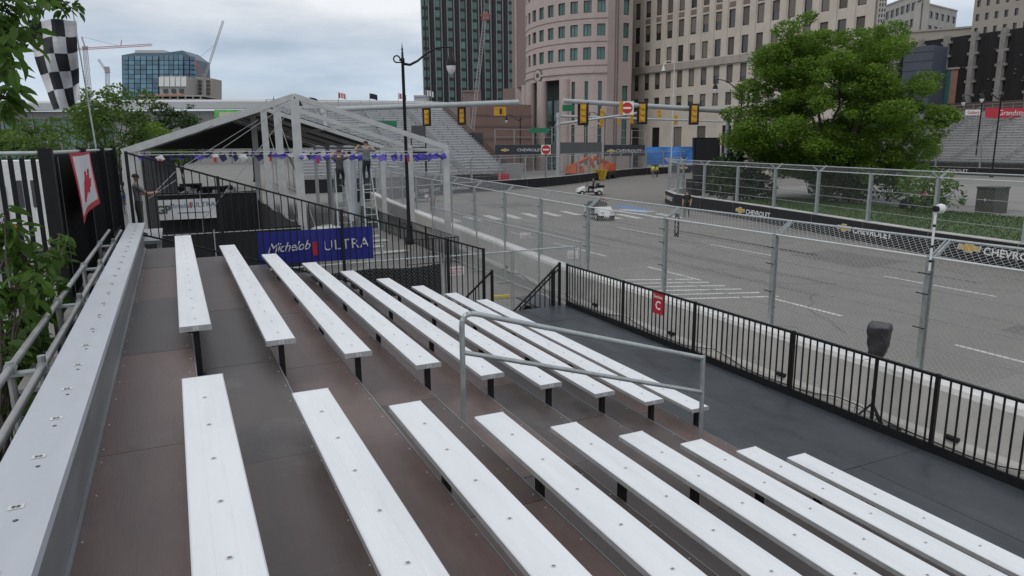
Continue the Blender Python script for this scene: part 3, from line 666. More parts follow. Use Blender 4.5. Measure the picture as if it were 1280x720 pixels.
small_sign(gy(657, 294, 24.0), (1,-.4,0), .4, .2, [], 'small faded notice on the fence next to the crossing')

# second railing by the tent
railing('picket_railing', (10.55, 27.8), (10.55, 45.0), 0, 1.1, 0, 1.1, 'low black picket railing on the pavement between the tent and the wall', [k/8 for k in range(9)], sp=.13)
railing('picket_railing', (8.3, 27.75), (10.5, 27.75), 0, 1.1, 0, 1.1, 'low black picket railing return beside the lamp post base', [0, .5], sp=.13)

# ------------------------------------------------------------------ loudspeaker in a black bag on a tripod
sp = thing('tripod_stand', (9.95, 7.6, 0), 'black tripod stand behind the deck railing, carrying a bagged loudspeaker', 'tripod')
sx_, sy_ = gz(1088, 527).x-.0, gz(1088, 527).y
sx_, sy_ = 10.32, 7.74
sp.location = (sx_, sy_, 0)
MB().cyl((sx_, sy_, .08), (sx_, sy_, 1.42), .026, n=8).obj('pole', M_blk, sp); MB().cyl((sx_, sy_, .72), (sx_, sy_, .82), .032, n=8).obj('collar', M_blk, sp)
for a in (20, 140, 260):
    e = Vector((sx_+.52*math.cos(R(a)), sy_+.52*math.sin(R(a)), .015)); MB().cyl((sx_, sy_, .58), e, .019, n=6).obj('leg', M_blk, sp)
    m_ = Vector((sx_, sy_, .5)).lerp(e, .55); MB().cyl((sx_, sy_, .12), m_, .009, n=6).obj('strut', M_blk, sp)
bx = thing('power_box', (sx_+.25, sy_-.1, 0), 'small black box lying under the speaker tripod', 'box'); MB().box(sx_+.12, sx_+.52, sy_-.2, sy_+.02, 0, .1).obj('case', M_blk, bx); MB().bar((sx_+.2, sy_-.21, .06), (sx_+.4, sy_-.21, .06), .02).obj('handle', M_dkgrey, bx)
ls = thing('loudspeaker', (sx_, sy_, 1.36), 'loudspeaker wrapped in a black plastic bag on the tripod', 'loudspeaker')
def bag():
    bm = bmesh.new(); bmesh.ops.create_cube(bm, size=1); bmesh.ops.subdivide_edges(bm, edges=bm.edges[:], cuts=9, use_grid_fill=True)
    for v in bm.verts:
        x, y, z = v.co; tz = z+.5; tap = .78+.28*min(1, tz*1.5)-.05*tz
        v.co = Vector((x*.32*tap, y*.30*tap, z*.54)); 
        if z < -.45: v.co.z += .08*(1-4*max(abs(x), abs(y))**2)*0 - .0; v.co.x *= .75; v.co.y *= .75
        nse = .016*math.sin(17*x+9*z+3*y)+.012*math.sin(31*y+13*z); l = math.hypot(x, y)+1e-6; v.co.x += nse*x/l; v.co.y += nse*y/l
    me = bpy.data.meshes.new('bag'); [setattr(f_, 'smooth', True) for f_ in bm.faces]; bm.to_mesh(me); bm.free(); return me
me = bag(); me.materials.append(mat('bin_bag', (0.045,0.045,0.05), .36, var=.2, scale=8, bump=.6, bscale=14)); place('bag', me, ls, (sx_, sy_, 1.69), (0, 0, R(28)))
MB().cyl((sx_, sy_, 1.40), (sx_, sy_, 1.46), .03, n=8).obj('mount', M_blk, ls)
# camera ball on a pole on the fence post
pc = thing('trackside_camera', (wall_x(7.81)+.36, 7.72, 2.2), 'white ball camera on a thin pole strapped to the catch fence post', 'camera')
cx, cy = wall_x(7.81)+.34, 7.76
MB().cyl((cx, cy, 2.75), (cx, cy, 3.74), .020, n=8).obj('pole', M_white, pc)
for z in (2.9, 3.15, 3.5): MB().cyl((cx, cy, z), (cx, cy, z+.04), .025, n=8).obj('strap', M_blk, pc)
MB().lathe([(.0,-.085),(.05,-.07),(.08,-.025),(.085,.02),(.06,.065),(.0,.085)], (cx+.085, cy-.02, 3.80), 14).obj('dome', M_white, pc, True); MB().cyl((cx-.04, cy, 3.80), (cx+.02, cy-.01, 3.80), .05, n=10).obj('mount', M_blk, pc)
fa_ = thing('hanging_strap', (wall_x(15.1)+.5, 14.9, 2.2), 'black printed strap hanging from a catch fence post top', 'strap'); MB().box(wall_x(15.1)+.62, wall_x(15.1)+.63, 14.82, 15.0, 2.5, 3.1).obj('cloth', M_blk, fa_); MB().box(wall_x(15.1)+.615, wall_x(15.1)+.619, 14.88, 14.94, 2.6, 3.0).obj('print', M_silver, fa_)
# ------------------------------------------------------------------ people
M_skin = mat('skin', (0.42,0.24,0.17), .55, var=.08); M_hair = mat('dark_hair', (0.025,0.018,0.014), .6)
def cloth(n, c): return mat('cloth_'+n, c, .85, var=.15, scale=9, bump=.3, bscale=30)
def person(loc, rz, shirt, trousers, label, pose='stand', hl=None, hr_=None, hat=None, vest=None, scale=1.0):
    """local frame: +Y is the way the person faces; hl/hr_ are hand targets in local coordinates"""
    t = thing('person', (0,0,0), label, 'person')
    J = {}; hip = .94
    if pose == 'sit': hip = .55
    J['pel'] = (0,0,hip); J['wai'] = (0,.01,hip+.16); J['che'] = (0,.0,hip+.36); J['shc'] = (0,-.01,hip+.48); J['nek'] = (0,0,hip+.56); J['hb'] = (0,.015,hip+.62); J['hm'] = (0,.02,hip+.71); J['ht'] = (0,.01,hip+.79)
    rad = dict(pel=.135, wai=.125, che=.145, shc=.10, nek=.055, hb=.062, hm=.088, ht=.062)
    E_ = [('pel','wai'),('wai','che'),('che','shc'),('shc','nek'),('nek','hb'),('hb','hm'),('hm','ht')]
    for s, nme, tgt in ((-1,'l',hl), (1,'r',hr_)):
        sh = Vector((s*.185, -.01, hip+.45)); w = Vector(tgt) if tgt else Vector((s*.25, .06, hip-.06))
        d = w-sh; l = d.length; up = .29; lo = .27
        if l > up+lo-.01: w = sh+d.normalized()*(up+lo-.01); d = w-sh; l = d.length
        h_ = math.sqrt(max(0, up*up-(l*.5+ (up*up-lo*lo)/(2*l))**2)); bd = Vector((s*.5, -.7, -.5)); bd = (bd-d.normalized()*bd.dot(d.normalized())).normalized()
        el = sh+d.normalized()*(l*.5+(up*up-lo*lo)/(2*l))+bd*h_
        J[nme+'s'] = sh; J[nme+'e'] = el; J[nme+'w'] = w; J[nme+'h'] = w+(w-el).normalized()*.085
        rad.update({nme+'s': .072, nme+'e': .05, nme+'w': .034, nme+'h': .036}); E_ += [('shc',nme+'s'),(nme+'s',nme+'e'),(nme+'e',nme+'w'),(nme+'w',nme+'h')]
        if pose == 'sit': pts = ((s*.10,.02,hip-.02), (s*.13,.42,hip+.0), (s*.13,.46,.10), (s*.13,.62,.05))
        elif pose == 'walk': pts = ((s*.09,0,hip-.06), (s*.10,.12*s+.06,.50), (s*.10,.22*s-.06,.09), (s*.11,.22*s+.1,.045))
        elif pose == 'step': pts = ((s*.09,0,hip-.06), (s*.11,.10+.10*(s>0),.50+.16*(s>0)), (s*.10,.05,.09+.24*(s>0)), (s*.11,.21,.05+.24*(s>0)))
        else: pts = ((s*.09,0,hip-.06), (s*.105,.02,.50), (s*.11,-.02,.085), (s*.12,.14,.045))
        for nm2, p2, rr in zip(('p','k','a','t'), pts, (.10,.066,.046,.042)): J[nme+nm2] = p2; rad[nme+nm2] = rr
        E_ += [('pel',nme+'p'),(nme+'p',nme+'k'),(nme+'k',nme+'a'),(nme+'a',nme+'t')]
    bm = bmesh.new(); lay = bm.verts.layers.skin.verify(); V = {}
    for k, p in J.items():
        v = bm.verts.new(Vector(p)); v[lay].radius = (rad[k]*(1.25 if k in ('pel','wai','che') else 1), rad[k]*(.85 if k in ('pel','wai','che') else 1)); V[k] = v
    V['pel'][lay].use_root = True
    for a, b in E_: bm.edges.new((V[a], V[b]))
    me = bpy.data.meshes.new('skel'); bm.to_mesh(me); bm.free(); o = bpy.data.objects.new('skel', me); col.objects.link(o)
    o.modifiers.new('s', 'SKIN'); sb = o.modifiers.new('b', 'SUBSURF'); sb.levels = 1; sb.render_levels = 1
    dg = bpy.context.evaluated_depsgraph_get(); dg.update(); bme = bpy.data.meshes.new_from_object(o.evaluated_get(dg)); bpy.data.objects.remove(o)
    bme.name = 'body'; bme.materials.clear()
    M_shoe = mat('shoe_black', (.02,.02,.02), .6)
    for m_ in (shirt, trousers, M_skin, M_shoe): bme.materials.append(m_)
    seg = [(Vector(J[a]), Vector(J[b]), a, b) for a, b in E_]
    for p in bme.polygons:
        c = p.center; best = None; bd = 9
        for a, b, na, nb in seg:
            ab = b-a; s = max(0, min(1, (c-a).dot(ab)/max(ab.length_squared, 1e-9))); dd = (c-(a+ab*s)).length
            if dd < bd: bd = dd; best = (na, nb, s)
        na, nb, s = best; k = 0
        if nb in ('hb','hm','ht') or (nb == 'nek' and s > .6) or nb in ('lw','rw','lh','rh'): k = 2
        elif nb in ('lp','rp','lk','rk','la','ra') or (nb == 'wai' and s < .3): k = 1
        elif nb in ('lt','rt'): k = 3
        if nb in ('le','re'): k = 0 if s < .75 else 2
        p.material_index = k; p.use_smooth = True
    # fingers, nose and ears joined to the body surface
    x = bmesh.new(); x.from_mesh(bme)
    def spike(a, b, r):
        a, b = Vector(a), Vector(b); d = (b-a).normalized(); u = d.orthogonal().normalized(); w = d.cross(u); vs_ = [x.verts.new(a+u*r*math.cos(q)+w*r*math.sin(q)) for q in (0,1.57,3.14,4.71)]; ve = [x.verts.new(b+(u*math.cos(q)+w*math.sin(q))*r*.7) for q in (0,1.57,3.14,4.71)]
        for i in range(4): f_ = x.faces.new((vs_[i], vs_[(i+1)%4], ve[(i+1)%4], ve[i])); f_.material_index = 2
        x.faces.new(ve).material_index = 2
    for nme, s in (('l',-1), ('r',1)):
        w = Vector(J[nme+'w']); h_ = Vector(J[nme+'h']); d = (h_-w).normalized(); side = d.cross(Vector((0,0,1)))
        side = side.normalized() if side.length > .2 else Vector((0,1,0))
        for i in range(4): spike(h_-d*.01+side*(.018*(i-1.5)), h_+d*(.06+.012*(i in (1,2)))+side*(.019*(i-1.5))+Vector((0,0,-.018)), .0095)
        spike(w+d*.03+side*.02, w+d*.075+side*.06, .011)
        spike((s*.082,.01,hip+.70), (s*.10,-.005,hip+.72), .02)
    spike((0,.095,hip+.72), (0,.125,hip+.69), .014)
    x.to_mesh(bme); x.free()
    place('body', bme, t)
    hm = MB(); hm.lathe([(.093,0),(.098,.03),(.088,.075),(.055,.105),(.0,.115)], (0,0,0), 12)
    ho = hm.obj('hair' if not hat else 'hat', hat or M_hair, t, True); ho.location = (0, -.002, hip+.715); ho.rotation_euler = (R(-12), 0, 0)
    if vest:
        v_ = MB().lathe([(.175,0),(.185,.12),(.20,.28),(.17,.34)], (0,0,0), 12).obj('vest', vest, t, True); v_.location = (0, 0, hip+.1); v_.scale = (1.02, .74, 1)
    t.location = loc; t.rotation_euler = (0,0,rz); t.scale = (scale,)*3
    return t
M_navy = cloth('navy', (.018,.022,.04)); M_gry = cloth('grey', (.16,.165,.17)); M_olive = cloth('olive', (.06,.06,.05)); M_bl = cloth('black', (.02,.02,.022)); M_cblue = cloth('blue', (.03,.12,.32)); M_hv = mat('hi_vis', (.55,.62,.05), .7)

# ------------------------------------------------------------------ event tent
TX0, TXR, TX1, TZE, TZR = -1.52, 4.62, 10.9, 4.66, 6.82
TY = [30.0, 35.3, 40.6, 45.9, 51.2, 56.5, 61.8]
M_tent = mat('tent_aluminium', (.52,.52,.51), .45, .25, var=.1, scale=3, dirt=.12)
M_vinyl = mat('tent_vinyl', (.62,.62,.61), .6, var=.05); M_liner = mat('tent_liner', (.06,.06,.062), .85)
tent = thing('event_tent', (TXR, 45, 0), 'big gable tent frame, bare at the front with dark lined roof further back', 'tent')
for y in TY:
    for x, zt in ((TX0, TZE), (TX1, TZE), (TXR, TZR-.12)):
        if x == TXR and y > 46: continue
        w = .26 if x != TXR else .32
        MB().box(x-w/2, x+w/2, y-.08, y+.08, 0, zt).obj('post', M_tent, tent)
        MB().box(x-.3, x+.3, y-.25, y+.25, 0, .03).obj('base_plate', M_galv, tent)
    MB().bar((TX0-.1, y, TZE+.08), (TXR, y, TZR), .12, .21).obj('rafter', M_tent, tent); MB().bar((TX1+.1, y, TZE+.08), (TXR, y, TZR), .12, .21).obj('rafter', M_tent, tent)
for a, b in zip(TY[:-1], TY[1:]):
    for x, zz in ((TX0, TZE), (TX1, TZE), (TXR, TZR-.05), ((TX0+TXR)/2, (TZE+TZR)/2), ((TX1+TXR)/2, (TZE+TZR)/2)):
        MB().bar((x, a+.07, zz), (x, b-.07, zz), .07, .12).obj('purlin', M_tent, tent)
rc = MB()
for (xa, za, xb, zb) in ((TX0-.15, TZE+.22, TXR, TZR+.16), (TXR, TZR+.16, TX1+.15, TZE+.22)):
    n = 10
    for i in range(n):
        y0 = 40.6+(61.8-40.6)*i/n; y1 = 40.6+(61.8-40.6)*(i+1)/n
        for s, mi in ((0.0, 0), (-.02, 1)):
            q = [(xa,y0,za+s),(xb,y0,zb+s),(xb,y1,zb+s),(xa,y1,za+s)]; rc.face(q if mi == 0 else q[::-1], mi)
rc.obj('roof_cover', [M_vinyl, M_liner], tent)
for nm, y in (('gable_cover', 61.9),): MB().extr([(TX0,y,TZE),(TX1,y,TZE),(TXR,y,TZR)], (0,.02,0)).obj(nm, M_liner, tent)
for p, q in (((TXR,30,TZR-.3),(TX0+2.5,30.2,2.2)), ((TXR-.4,30,TZR-.4),(TX0+.6,30.2,3.0)), ((TXR,35.3,6.3),(TXR+1.2,32,0)), ((TXR,40.6,6.3),(TXR+1.0,36,0))):
    MB().cyl(p, q, .014, n=5).obj('guy_cable', M_galvd, tent)
for x0_, x1_, y in ((TX0+.2, TX0+1.7, 45.0), (TX0+.15, TX0+.7, 40.3)):
    m = MB(); n = 14
    for i in range(n):
        a = x0_+(x1_-x0_)*i/n; b = x0_+(x1_-x0_)*(i+1)/n; m.face([(a, y+.06*(i%2), .05), (b, y+.06*((i+1)%2), .05), (b, y+.06*((i+1)%2), 4.5), (a, y+.06*(i%2), 4.5)])
    m.obj('side_curtain', mat('curtain_grey', (.10,.10,.105), .9), tent)
# pennant strings
M_pur = mat('pennant_purple', (.07,.055,.38), .6, var=.3, scale=4); M_pur2 = mat('pennant_violet', (.15,.11,.50), .6, var=.3, scale=4)
M_navy2 = mat('pennant_navy', (.02,.02,.10), .7, var=.3); M_wc2 = mat('pennant_white', (.6,.6,.62), .7)
def pennants(y, x0, x1, z, n, label, ms=None):
    t = thing('pennant_string', ((x0+x1)/2, y, z), label, 'pennants', None)
    MB().cyl((x0, y, z+.06), (x1, y, z), .012, n=5).obj('cord', M_white, t); MB().cyl((x0, y+.3, z+.18), (x1, y+.3, z+.12), .01, n=5).obj('cord', M_white, t)
    for k in range(n):
        x = x0+(x1-x0)*(k+.5+random.uniform(-.3,.3))/n; s = random.uniform(.06,.22); h_ = random.uniform(.10,.32); dy = random.uniform(-.08,.08)
        m = MB(); m.hexa([(x-s,y-.05+dy,z-h_*.2),(x-s*.2,y-.07,z-h_),(x-s*.2,y+.05,z-h_),(x-s,y+.04,z-h_*.2)], [(x+s*.5,y-.05,z+.05),(x+s,y-.04+dy,z-h_*.6),(x+s,y+.05,z-h_*.5),(x+s*.5,y+.04,z+.06)])
        m.obj('pennant', random.choice(ms or (M_pur, M_pur2, M_pur)), t)
        if k % 6 == 2: MB().box(x-.05, x+.06, y-.09, y-.08, z-.3, z-.1).obj('red_tag', M_red, t)
pennants(29.85, TXR, TX1, 4.48, 20, 'string of purple and blue pennants across the bare front tent bay')
pennants(35.2, TX0+.2, TXR+3, 4.5, 24, 'string of dark purple pennants under the left half of the tent', (M_navy2, M_navy2, M_wc2, M_pur))
pennants(45.2, TX0, TX1, 4.52, 26, 'string of purple pennants deep inside the covered tent', (M_navy2, M_pur, M_wc2))
# ladders and their climbers
def ladder(x, y, h, label):
    t = thing('stepladder', (x, y, 0), label, 'ladder')
    for s in (-1, 1):
        MB().bar((x+s*.34, y-.1, 0), (x+s*.17, y+.75, h), .05, .03).obj('rail', M_galv, t); MB().bar((x+s*.34, y+1.7, 0), (x+s*.17, y+.85, h), .04, .03).obj('rear_rail', M_galv, t)
    n = int(h/.3)
    for k in range(1, n+1):
        s = k*.3/h; w = .34-.17*s; MB().box(x-w, x+w, y-.1+.85*s-.05, y-.1+.85*s+.03, k*.3-.02, k*.3+.012).obj('rung', M_galv, t)
    MB().box(x-.2, x+.2, y+.7, y+.92, h, h+.04).obj('top_cap', M_galv, t); return t
M_ladder = M_galv
ladder(7.2, 28.6, 3.9, 'aluminium stepladder with a man in dark trousers on it')
ladder(6.15, 28.9, 3.9, 'aluminium stepladder beside the white hanging sheet')
person((7.12, 28.95, 3.3), R(0), M_gry, M_navy, 'man in grey top and dark trousers on a stepladder, hanging pennants', 'step', hl=(-.25,.35,1.55), hr_=(.3,.35,1.5))
person((6.1, 29.3, 3.0), R(-20), M_olive, M_bl, 'person in dark clothes reaching up from the second stepladder', 'step', hl=(-.2,.35,1.6), hr_=(.25,.4,1.6), scale=.98)
hs = MB(); n = 10
for i in range(n):
    a = i/n; b = (i+1)/n; z0 = 2.0-.3*math.sin(a*3.1); z1 = 2.0-.3*math.sin(b*3.1)
    hs.face([(6.5+.55*a, 30.6+.12*math.sin(a*9), z0), (6.5+.55*b, 30.6+.12*math.sin(b*9), z1), (6.45+.65*b, 30.7+.1*math.sin(b*7), 4.45), (6.45+.65*a, 30.7+.1*math.sin(a*7), 4.45)])
hsr = thing('hanging_sheet', (6.8, 30.6, 1.9), 'pale grey sheet hanging between the two stepladders', 'sheet'); so = hs.obj('sheet', mat('pale_sheet', (.50,.52,.54), .6), hsr, True)
MB().cyl((6.4, 30.7, 4.46), (7.15, 30.7, 4.46), .015, n=5).obj('cord', M_white, hsr)
# screened fences and drape around the tent
def drape(name, p, q, z0, z1, label, cat='screen', wav=.05):
    p = Vector((*p, 0)); q = Vector((*q, 0)); d = (q-p); t = thing(name, ((p.x+q.x)/2, (p.y+q.y)/2, 0), label, cat); nn = Vector((-d.y, d.x, 0)).normalized(); m = MB(); N = max(8, int(d.length/.35))
    for i in range(N):
        s0, s1 = i/N, (i+1)/N; f = lambda s: nn*wav*math.sin(s*d.length*3.1)
        a, b = p+d*s0, p+d*s1; m.face([a+f(s0)+Vector((0,0,z0)), b+f(s1)+Vector((0,0,z0)), b+f(s1)*.3+Vector((0,0,z1+.04*math.sin(s1*d.length*1.3))), a+f(s0)*.3+Vector((0,0,z1+.04*math.sin(s0*d.length*1.3)))])
    m.obj('fabric', M_blkm, t)
    k = max(2, int(d.length/2.4))
    for i in range(k+1): a = p+d*(i/k); MB().cyl(a-nn*.08, a-nn*.08+Vector((0,0,z1+.06)), .022, n=6).obj('post', M_galvd, t)
    MB().cyl(p-nn*.08+Vector((0,0,z1-.05)), q-nn*.08+Vector((0,0,z1-.05)), .018, n=6).obj('rail', M_galvd, t); return t
drape('screen_fence', (-1.9, 27.4), (4.15, 27.4), .02, 1.95, 'black windscreen fence across the front of the tent, low and close')
drape('screen_fence', (4.2, 27.5), (4.2, 46), .02, 1.9, 'black windscreen fence running back along the tent centre posts')
drape('screen_fence', (-1.7, 42.0), (4.1, 42.0), .02, 2.45, 'taller black drape under the tent roof behind the white banner')
wb = thing('sponsor_banner', (1.0, 41.6, .75), 'white banner with a small emblem hung before the black drape in the tent', 'banner')
bX0, bX1 = gy(194,262,41.6).x, gy(270,262,41.6).x; bZ0, bZ1 = gy(232,274,41.6).z, gy(232,249,41.6).z; bW = bX1-bX0; bH = bZ1-bZ0; fx = lambda s: bX0+bW*s; fz = lambda s: bZ0+bH*s
MB().box(bX0, bX1, 41.6, 41.62, bZ0, bZ1).obj('cloth', M_white, wb)
letters('Michelob', .34*bH, (fx(.40), 41.58, fz(.68)), (1,0,0), (0,0,1), mat('grey_blue_ink', (.12,.16,.3), .6), wb, shear=.35, extrude=.001, sx=.8); letters('ULTRA', .36*bH, (fx(.80), 41.58, fz(.70)), (1,0,0), (0,0,1), MATS['grey_blue_ink'], wb, extrude=.001); MB().box(fx(.575), fx(.60), 41.585, 41.59, fz(.56), fz(.86)).obj('red_tab', M_red, wb)
letters('GP', .55*bH, (fx(.13), 41.58, fz(.5)), (1,0,0), (0,0,1), M_ink, wb, extrude=.001, bold=.02); letters('presented by the circuit', .15, (1.9, 41.58, 1.15), (1,0,0), (0,0,1), MATS['grey_blue_ink'], wb, extrude=.001) if False else MB().box(fx(.36), fx(.88), 41.585, 41.59, fz(.30), fz(.34)).obj('small_print', MATS['grey_blue_ink'], wb)
# tables and chairs under the tent
M_wc = mat('white_plastic', (.66,.66,.66), .5)
def chair_proto():
    t = thing('folding_chair', (0,0,0), 'white folding chair stored under the tent roof', 'chair', 'white folding chairs under the tent')
    MB().box(-.2,.2,-.2,.2,.44,.47).obj('seat', M_wc, t); MB().hexa([(-.2,.19,.58),(.2,.19,.58),(.2,.21,.58),(-.2,.21,.58)],[(-.2,.27,.88),(.2,.27,.88),(.2,.29,.88),(-.2,.29,.88)]).obj('backrest', M_wc, t)
    for s in (-1, 1): MB().bar((s*.21,-.25,0),(s*.21,.28,.88),.025).obj('leg', M_wc, t); MB().bar((s*.21,.25,0),(s*.21,-.12,.46),.025).obj('leg', M_wc, t)
    return t
ch = chair_proto(); first = True
for i in range(8):
    for j in range(3):
        o = ch if first else copy_tree(ch); first = False; o.location = (-.9+.62*i+random.uniform(-.1,.1), 46.5+2.6*j+random.uniform(-.3,.3), 1.42); o.rotation_euler = (0,0,random.uniform(0,6.28))
sd = thing('stage_deck', (1.3, 49.2, 0), 'low black stage deck under the tent carrying white chairs', 'stage'); MB().box(-1.4, 4.1, 45.9+.2, 53.5, 1.32, 1.42).obj('top', M_dkgrey, sd); MB().box(-1.38, 4.08, 45.9+.25, 45.9+.27, 0, 1.32).obj('skirt', M_blkm, sd)
for x in (-1.2, 1.3, 3.9): MB().box(x-.05, x+.05, 47, 47.1, 0, 1.32).obj('leg', M_blk, sd)
for i, (x, y, w) in enumerate(((-.2, 49.5, 1.6), (2.4, 48.0, 1.8), (1.0, 52.4, 1.4))):
    t = thing('display_table', (x, y, 1.42), ('black covered table beside the tent curtain', 'black covered table near the tent centre posts', 'dark table at the back of the tent stage')[i], 'table')
    MB().box(x-w/2, x+w/2, y-.4, y+.4, 2.4, 2.45).obj('top', M_dkgrey, t); MB().box(x-w/2+.03, x+w/2-.03, y-.38, y-.36, 1.42, 2.4).obj('cloth', M_blkm, t)
    for s in (-1, 1): MB().box(x+s*(w/2-.08)-.03, x+s*(w/2-.08)+.03, y+.3, y+.36, 1.42, 2.4).obj('leg', M_blk, t)
for i, p in enumerate(((5.6, 38.5), (7.6, 41.0), (6.6, 36.4))):
    t = thing('wrapped_bundle', (p[0], p[1], 0), ('white wrapped bundle on the ground inside the tent frames', 'pale wrapped bundle by the tent eave posts', 'crumpled white sheet heap between the tent frames')[i], 'bundle')
    bm = bmesh.new(); bmesh.ops.create_icosphere(bm, subdivisions=3, radius=1)
    for v in bm.verts: q = v.co; v.co = Vector((q.x*1.1, q.y*.8, max(0, q.z*.42+.06*math.sin(9*q.x+5*q.y)))); v.co += Vector((.05*math.sin(7*q.y+3*q.z), .05*math.sin(6*q.x), 0))
    me = bpy.data.meshes.new('sheet'); bm.to_mesh(me); bm.free(); me.materials.append(M_vinyl); place('sheet', me, t, (p[0], p[1], 0))
    MB().tube([(p[0]-1.0, p[1], .06), (p[0], p[1]-.05, .47), (p[0]+1.0, p[1], .06)], .012, 5).obj('strap', M_blk, t)
for i in range(5):
    x = 8.3+.5*random.uniform(-1,1); y = 31.5+i*2.0; t = thing('lumber_stack', (x, y, 0), f'bundle of loose tent poles on the pavement near the {("stepladders","lamp post","second eave post","third eave post","rear eave post")[i]}', 'poles')
    for k in range(4): MB().cyl((x-1.0, y+.12*k, .05), (x+1.1, y+.12*k+.2, .05), .045, n=6).obj('pole', M_tent, t)
# the man with the rope, and a helper in blue
gm = gy(165, 283, 16.2)
rb = thing('service_platform', (-1.0, 23, 0), 'raised board platform at the corner behind the top row', 'platform'); MB().box(-1.38, -.45, 21.6, 24.8, 2.33, 2.42).obj('board', M_fascia, rb)
for x in (-1.3, -.55):
    for y in (21.7, 24.7): MB().bar((x, y, 0), (x, y, 2.33), .06).obj('leg', M_pipe, rb)
person((-.97, 22.9, 2.42), R(-75), M_gry, M_olive, 'man in a grey shirt pulling a rope beside the tent corner', 'stand', hl=(-.12,.42,1.2), hr_=(.12,.46,1.22))
person((-3.6, 60, 0), R(-160), M_cblue, M_gry, 'person in a bright blue top behind the black fence corner', 'stand')
tag(MB().tube([(-.52, 23.0, 3.64), (.1, 24.2, 4.2), (1.2, 26.5, 4.8), (3.2, 30.0, 5.9)], .009, 5).obj('rope', M_galvd), 'thin rope running from the man up to the tent gable', 'rope')
# ------------------------------------------------------------------ foliage
def gx(px, py, X):
    d = ray(px, py); t = X/d.x; return Vector((X, d.y*t, H+d.z*t))
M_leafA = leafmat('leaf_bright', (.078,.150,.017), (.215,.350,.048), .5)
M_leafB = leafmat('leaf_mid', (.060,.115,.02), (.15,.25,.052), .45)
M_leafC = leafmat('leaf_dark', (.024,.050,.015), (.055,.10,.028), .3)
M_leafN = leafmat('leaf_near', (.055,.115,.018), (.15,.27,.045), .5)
M_bark = mat('bark', (.055,.043,.034), .9, var=.3, scale=6, bump=.5, bscale=20)
def leaf_cloud(name, centers, n_each, size, m, parent, seed, flat=.6, shell=.55, aspect=.55):
    rs = np.random.RandomState(seed); P = []; tone = []
    for c, r in centers:
        n = max(4, int(n_each*(r[0]*r[1]*r[2])**(2/3)))
        d = rs.normal(size=(n,3)); d /= np.linalg.norm(d, axis=1)[:,None]; rad = shell+(1-shell)*rs.rand(n)**.5; rad *= rs.uniform(.75, 1.12, n)
        P.append(np.array(c)+d*rad[:,None]*np.array(r)); tone.append(rs.uniform(-.12,.12)+rs.uniform(0,.55,n))
    P = np.concatenate(P); tone = np.concatenate(tone); n = len(P)
    a = rs.normal(size=(n,3)); a[:,2] *= flat; a /= np.linalg.norm(a, axis=1)[:,None]
    b = rs.normal(size=(n,3)); b[:,2] *= flat; b -= a*(a*b).sum(1)[:,None]; b /= np.linalg.norm(b, axis=1)[:,None]
    s = size*rs.uniform(.6,1.3,n)[:,None]; a = a*s; b = b*s*aspect
    V = np.empty((n,4,3)); V[:,0] = P-a; V[:,1] = P+b*.9; V[:,2] = P+a; V[:,3] = P-b*.9
    me = bpy.data.meshes.new(name); me.vertices.add(n*4); me.vertices.foreach_set('co', V.reshape(-1)); me.loops.add(n*4); me.loops.foreach_set('vertex_index', np.arange(n*4)); me.polygons.add(n); me.polygons.foreach_set('loop_start', np.arange(n)*4)
    try: me.polygons.foreach_set('loop_total', np.full(n, 4))
    except Exception: pass
    at = me.attributes.new('tone', 'FLOAT', 'FACE'); at.data.foreach_set('value', tone.astype(np.float32)); me.materials.append(m); me.update(calc_edges=True); me.validate()
    return stuff(place(name, me, parent))
def limb(mb, p, q, r0, r1, seed, n=4, sag=.12):
    rs = random.Random(seed); p, q = Vector(p), Vector(q); L_ = (q-p).length; pts = []
    for k in range(n+1):
        t = k/n; o = Vector((rs.uniform(-1,1), rs.uniform(-1,1), rs.uniform(-.5,1)))*L_*.05*math.sin(math.pi*t); pts.append(p.lerp(q, t)+o+Vector((0,0,sag*L_*math.sin(math.pi*t))))
    for k in range(n): mb.cyl(pts[k], pts[k+1], r0+(r1-r0)*k/n, r0+(r1-r0)*(k+1)/n, n=6, cap=False)
    return pts
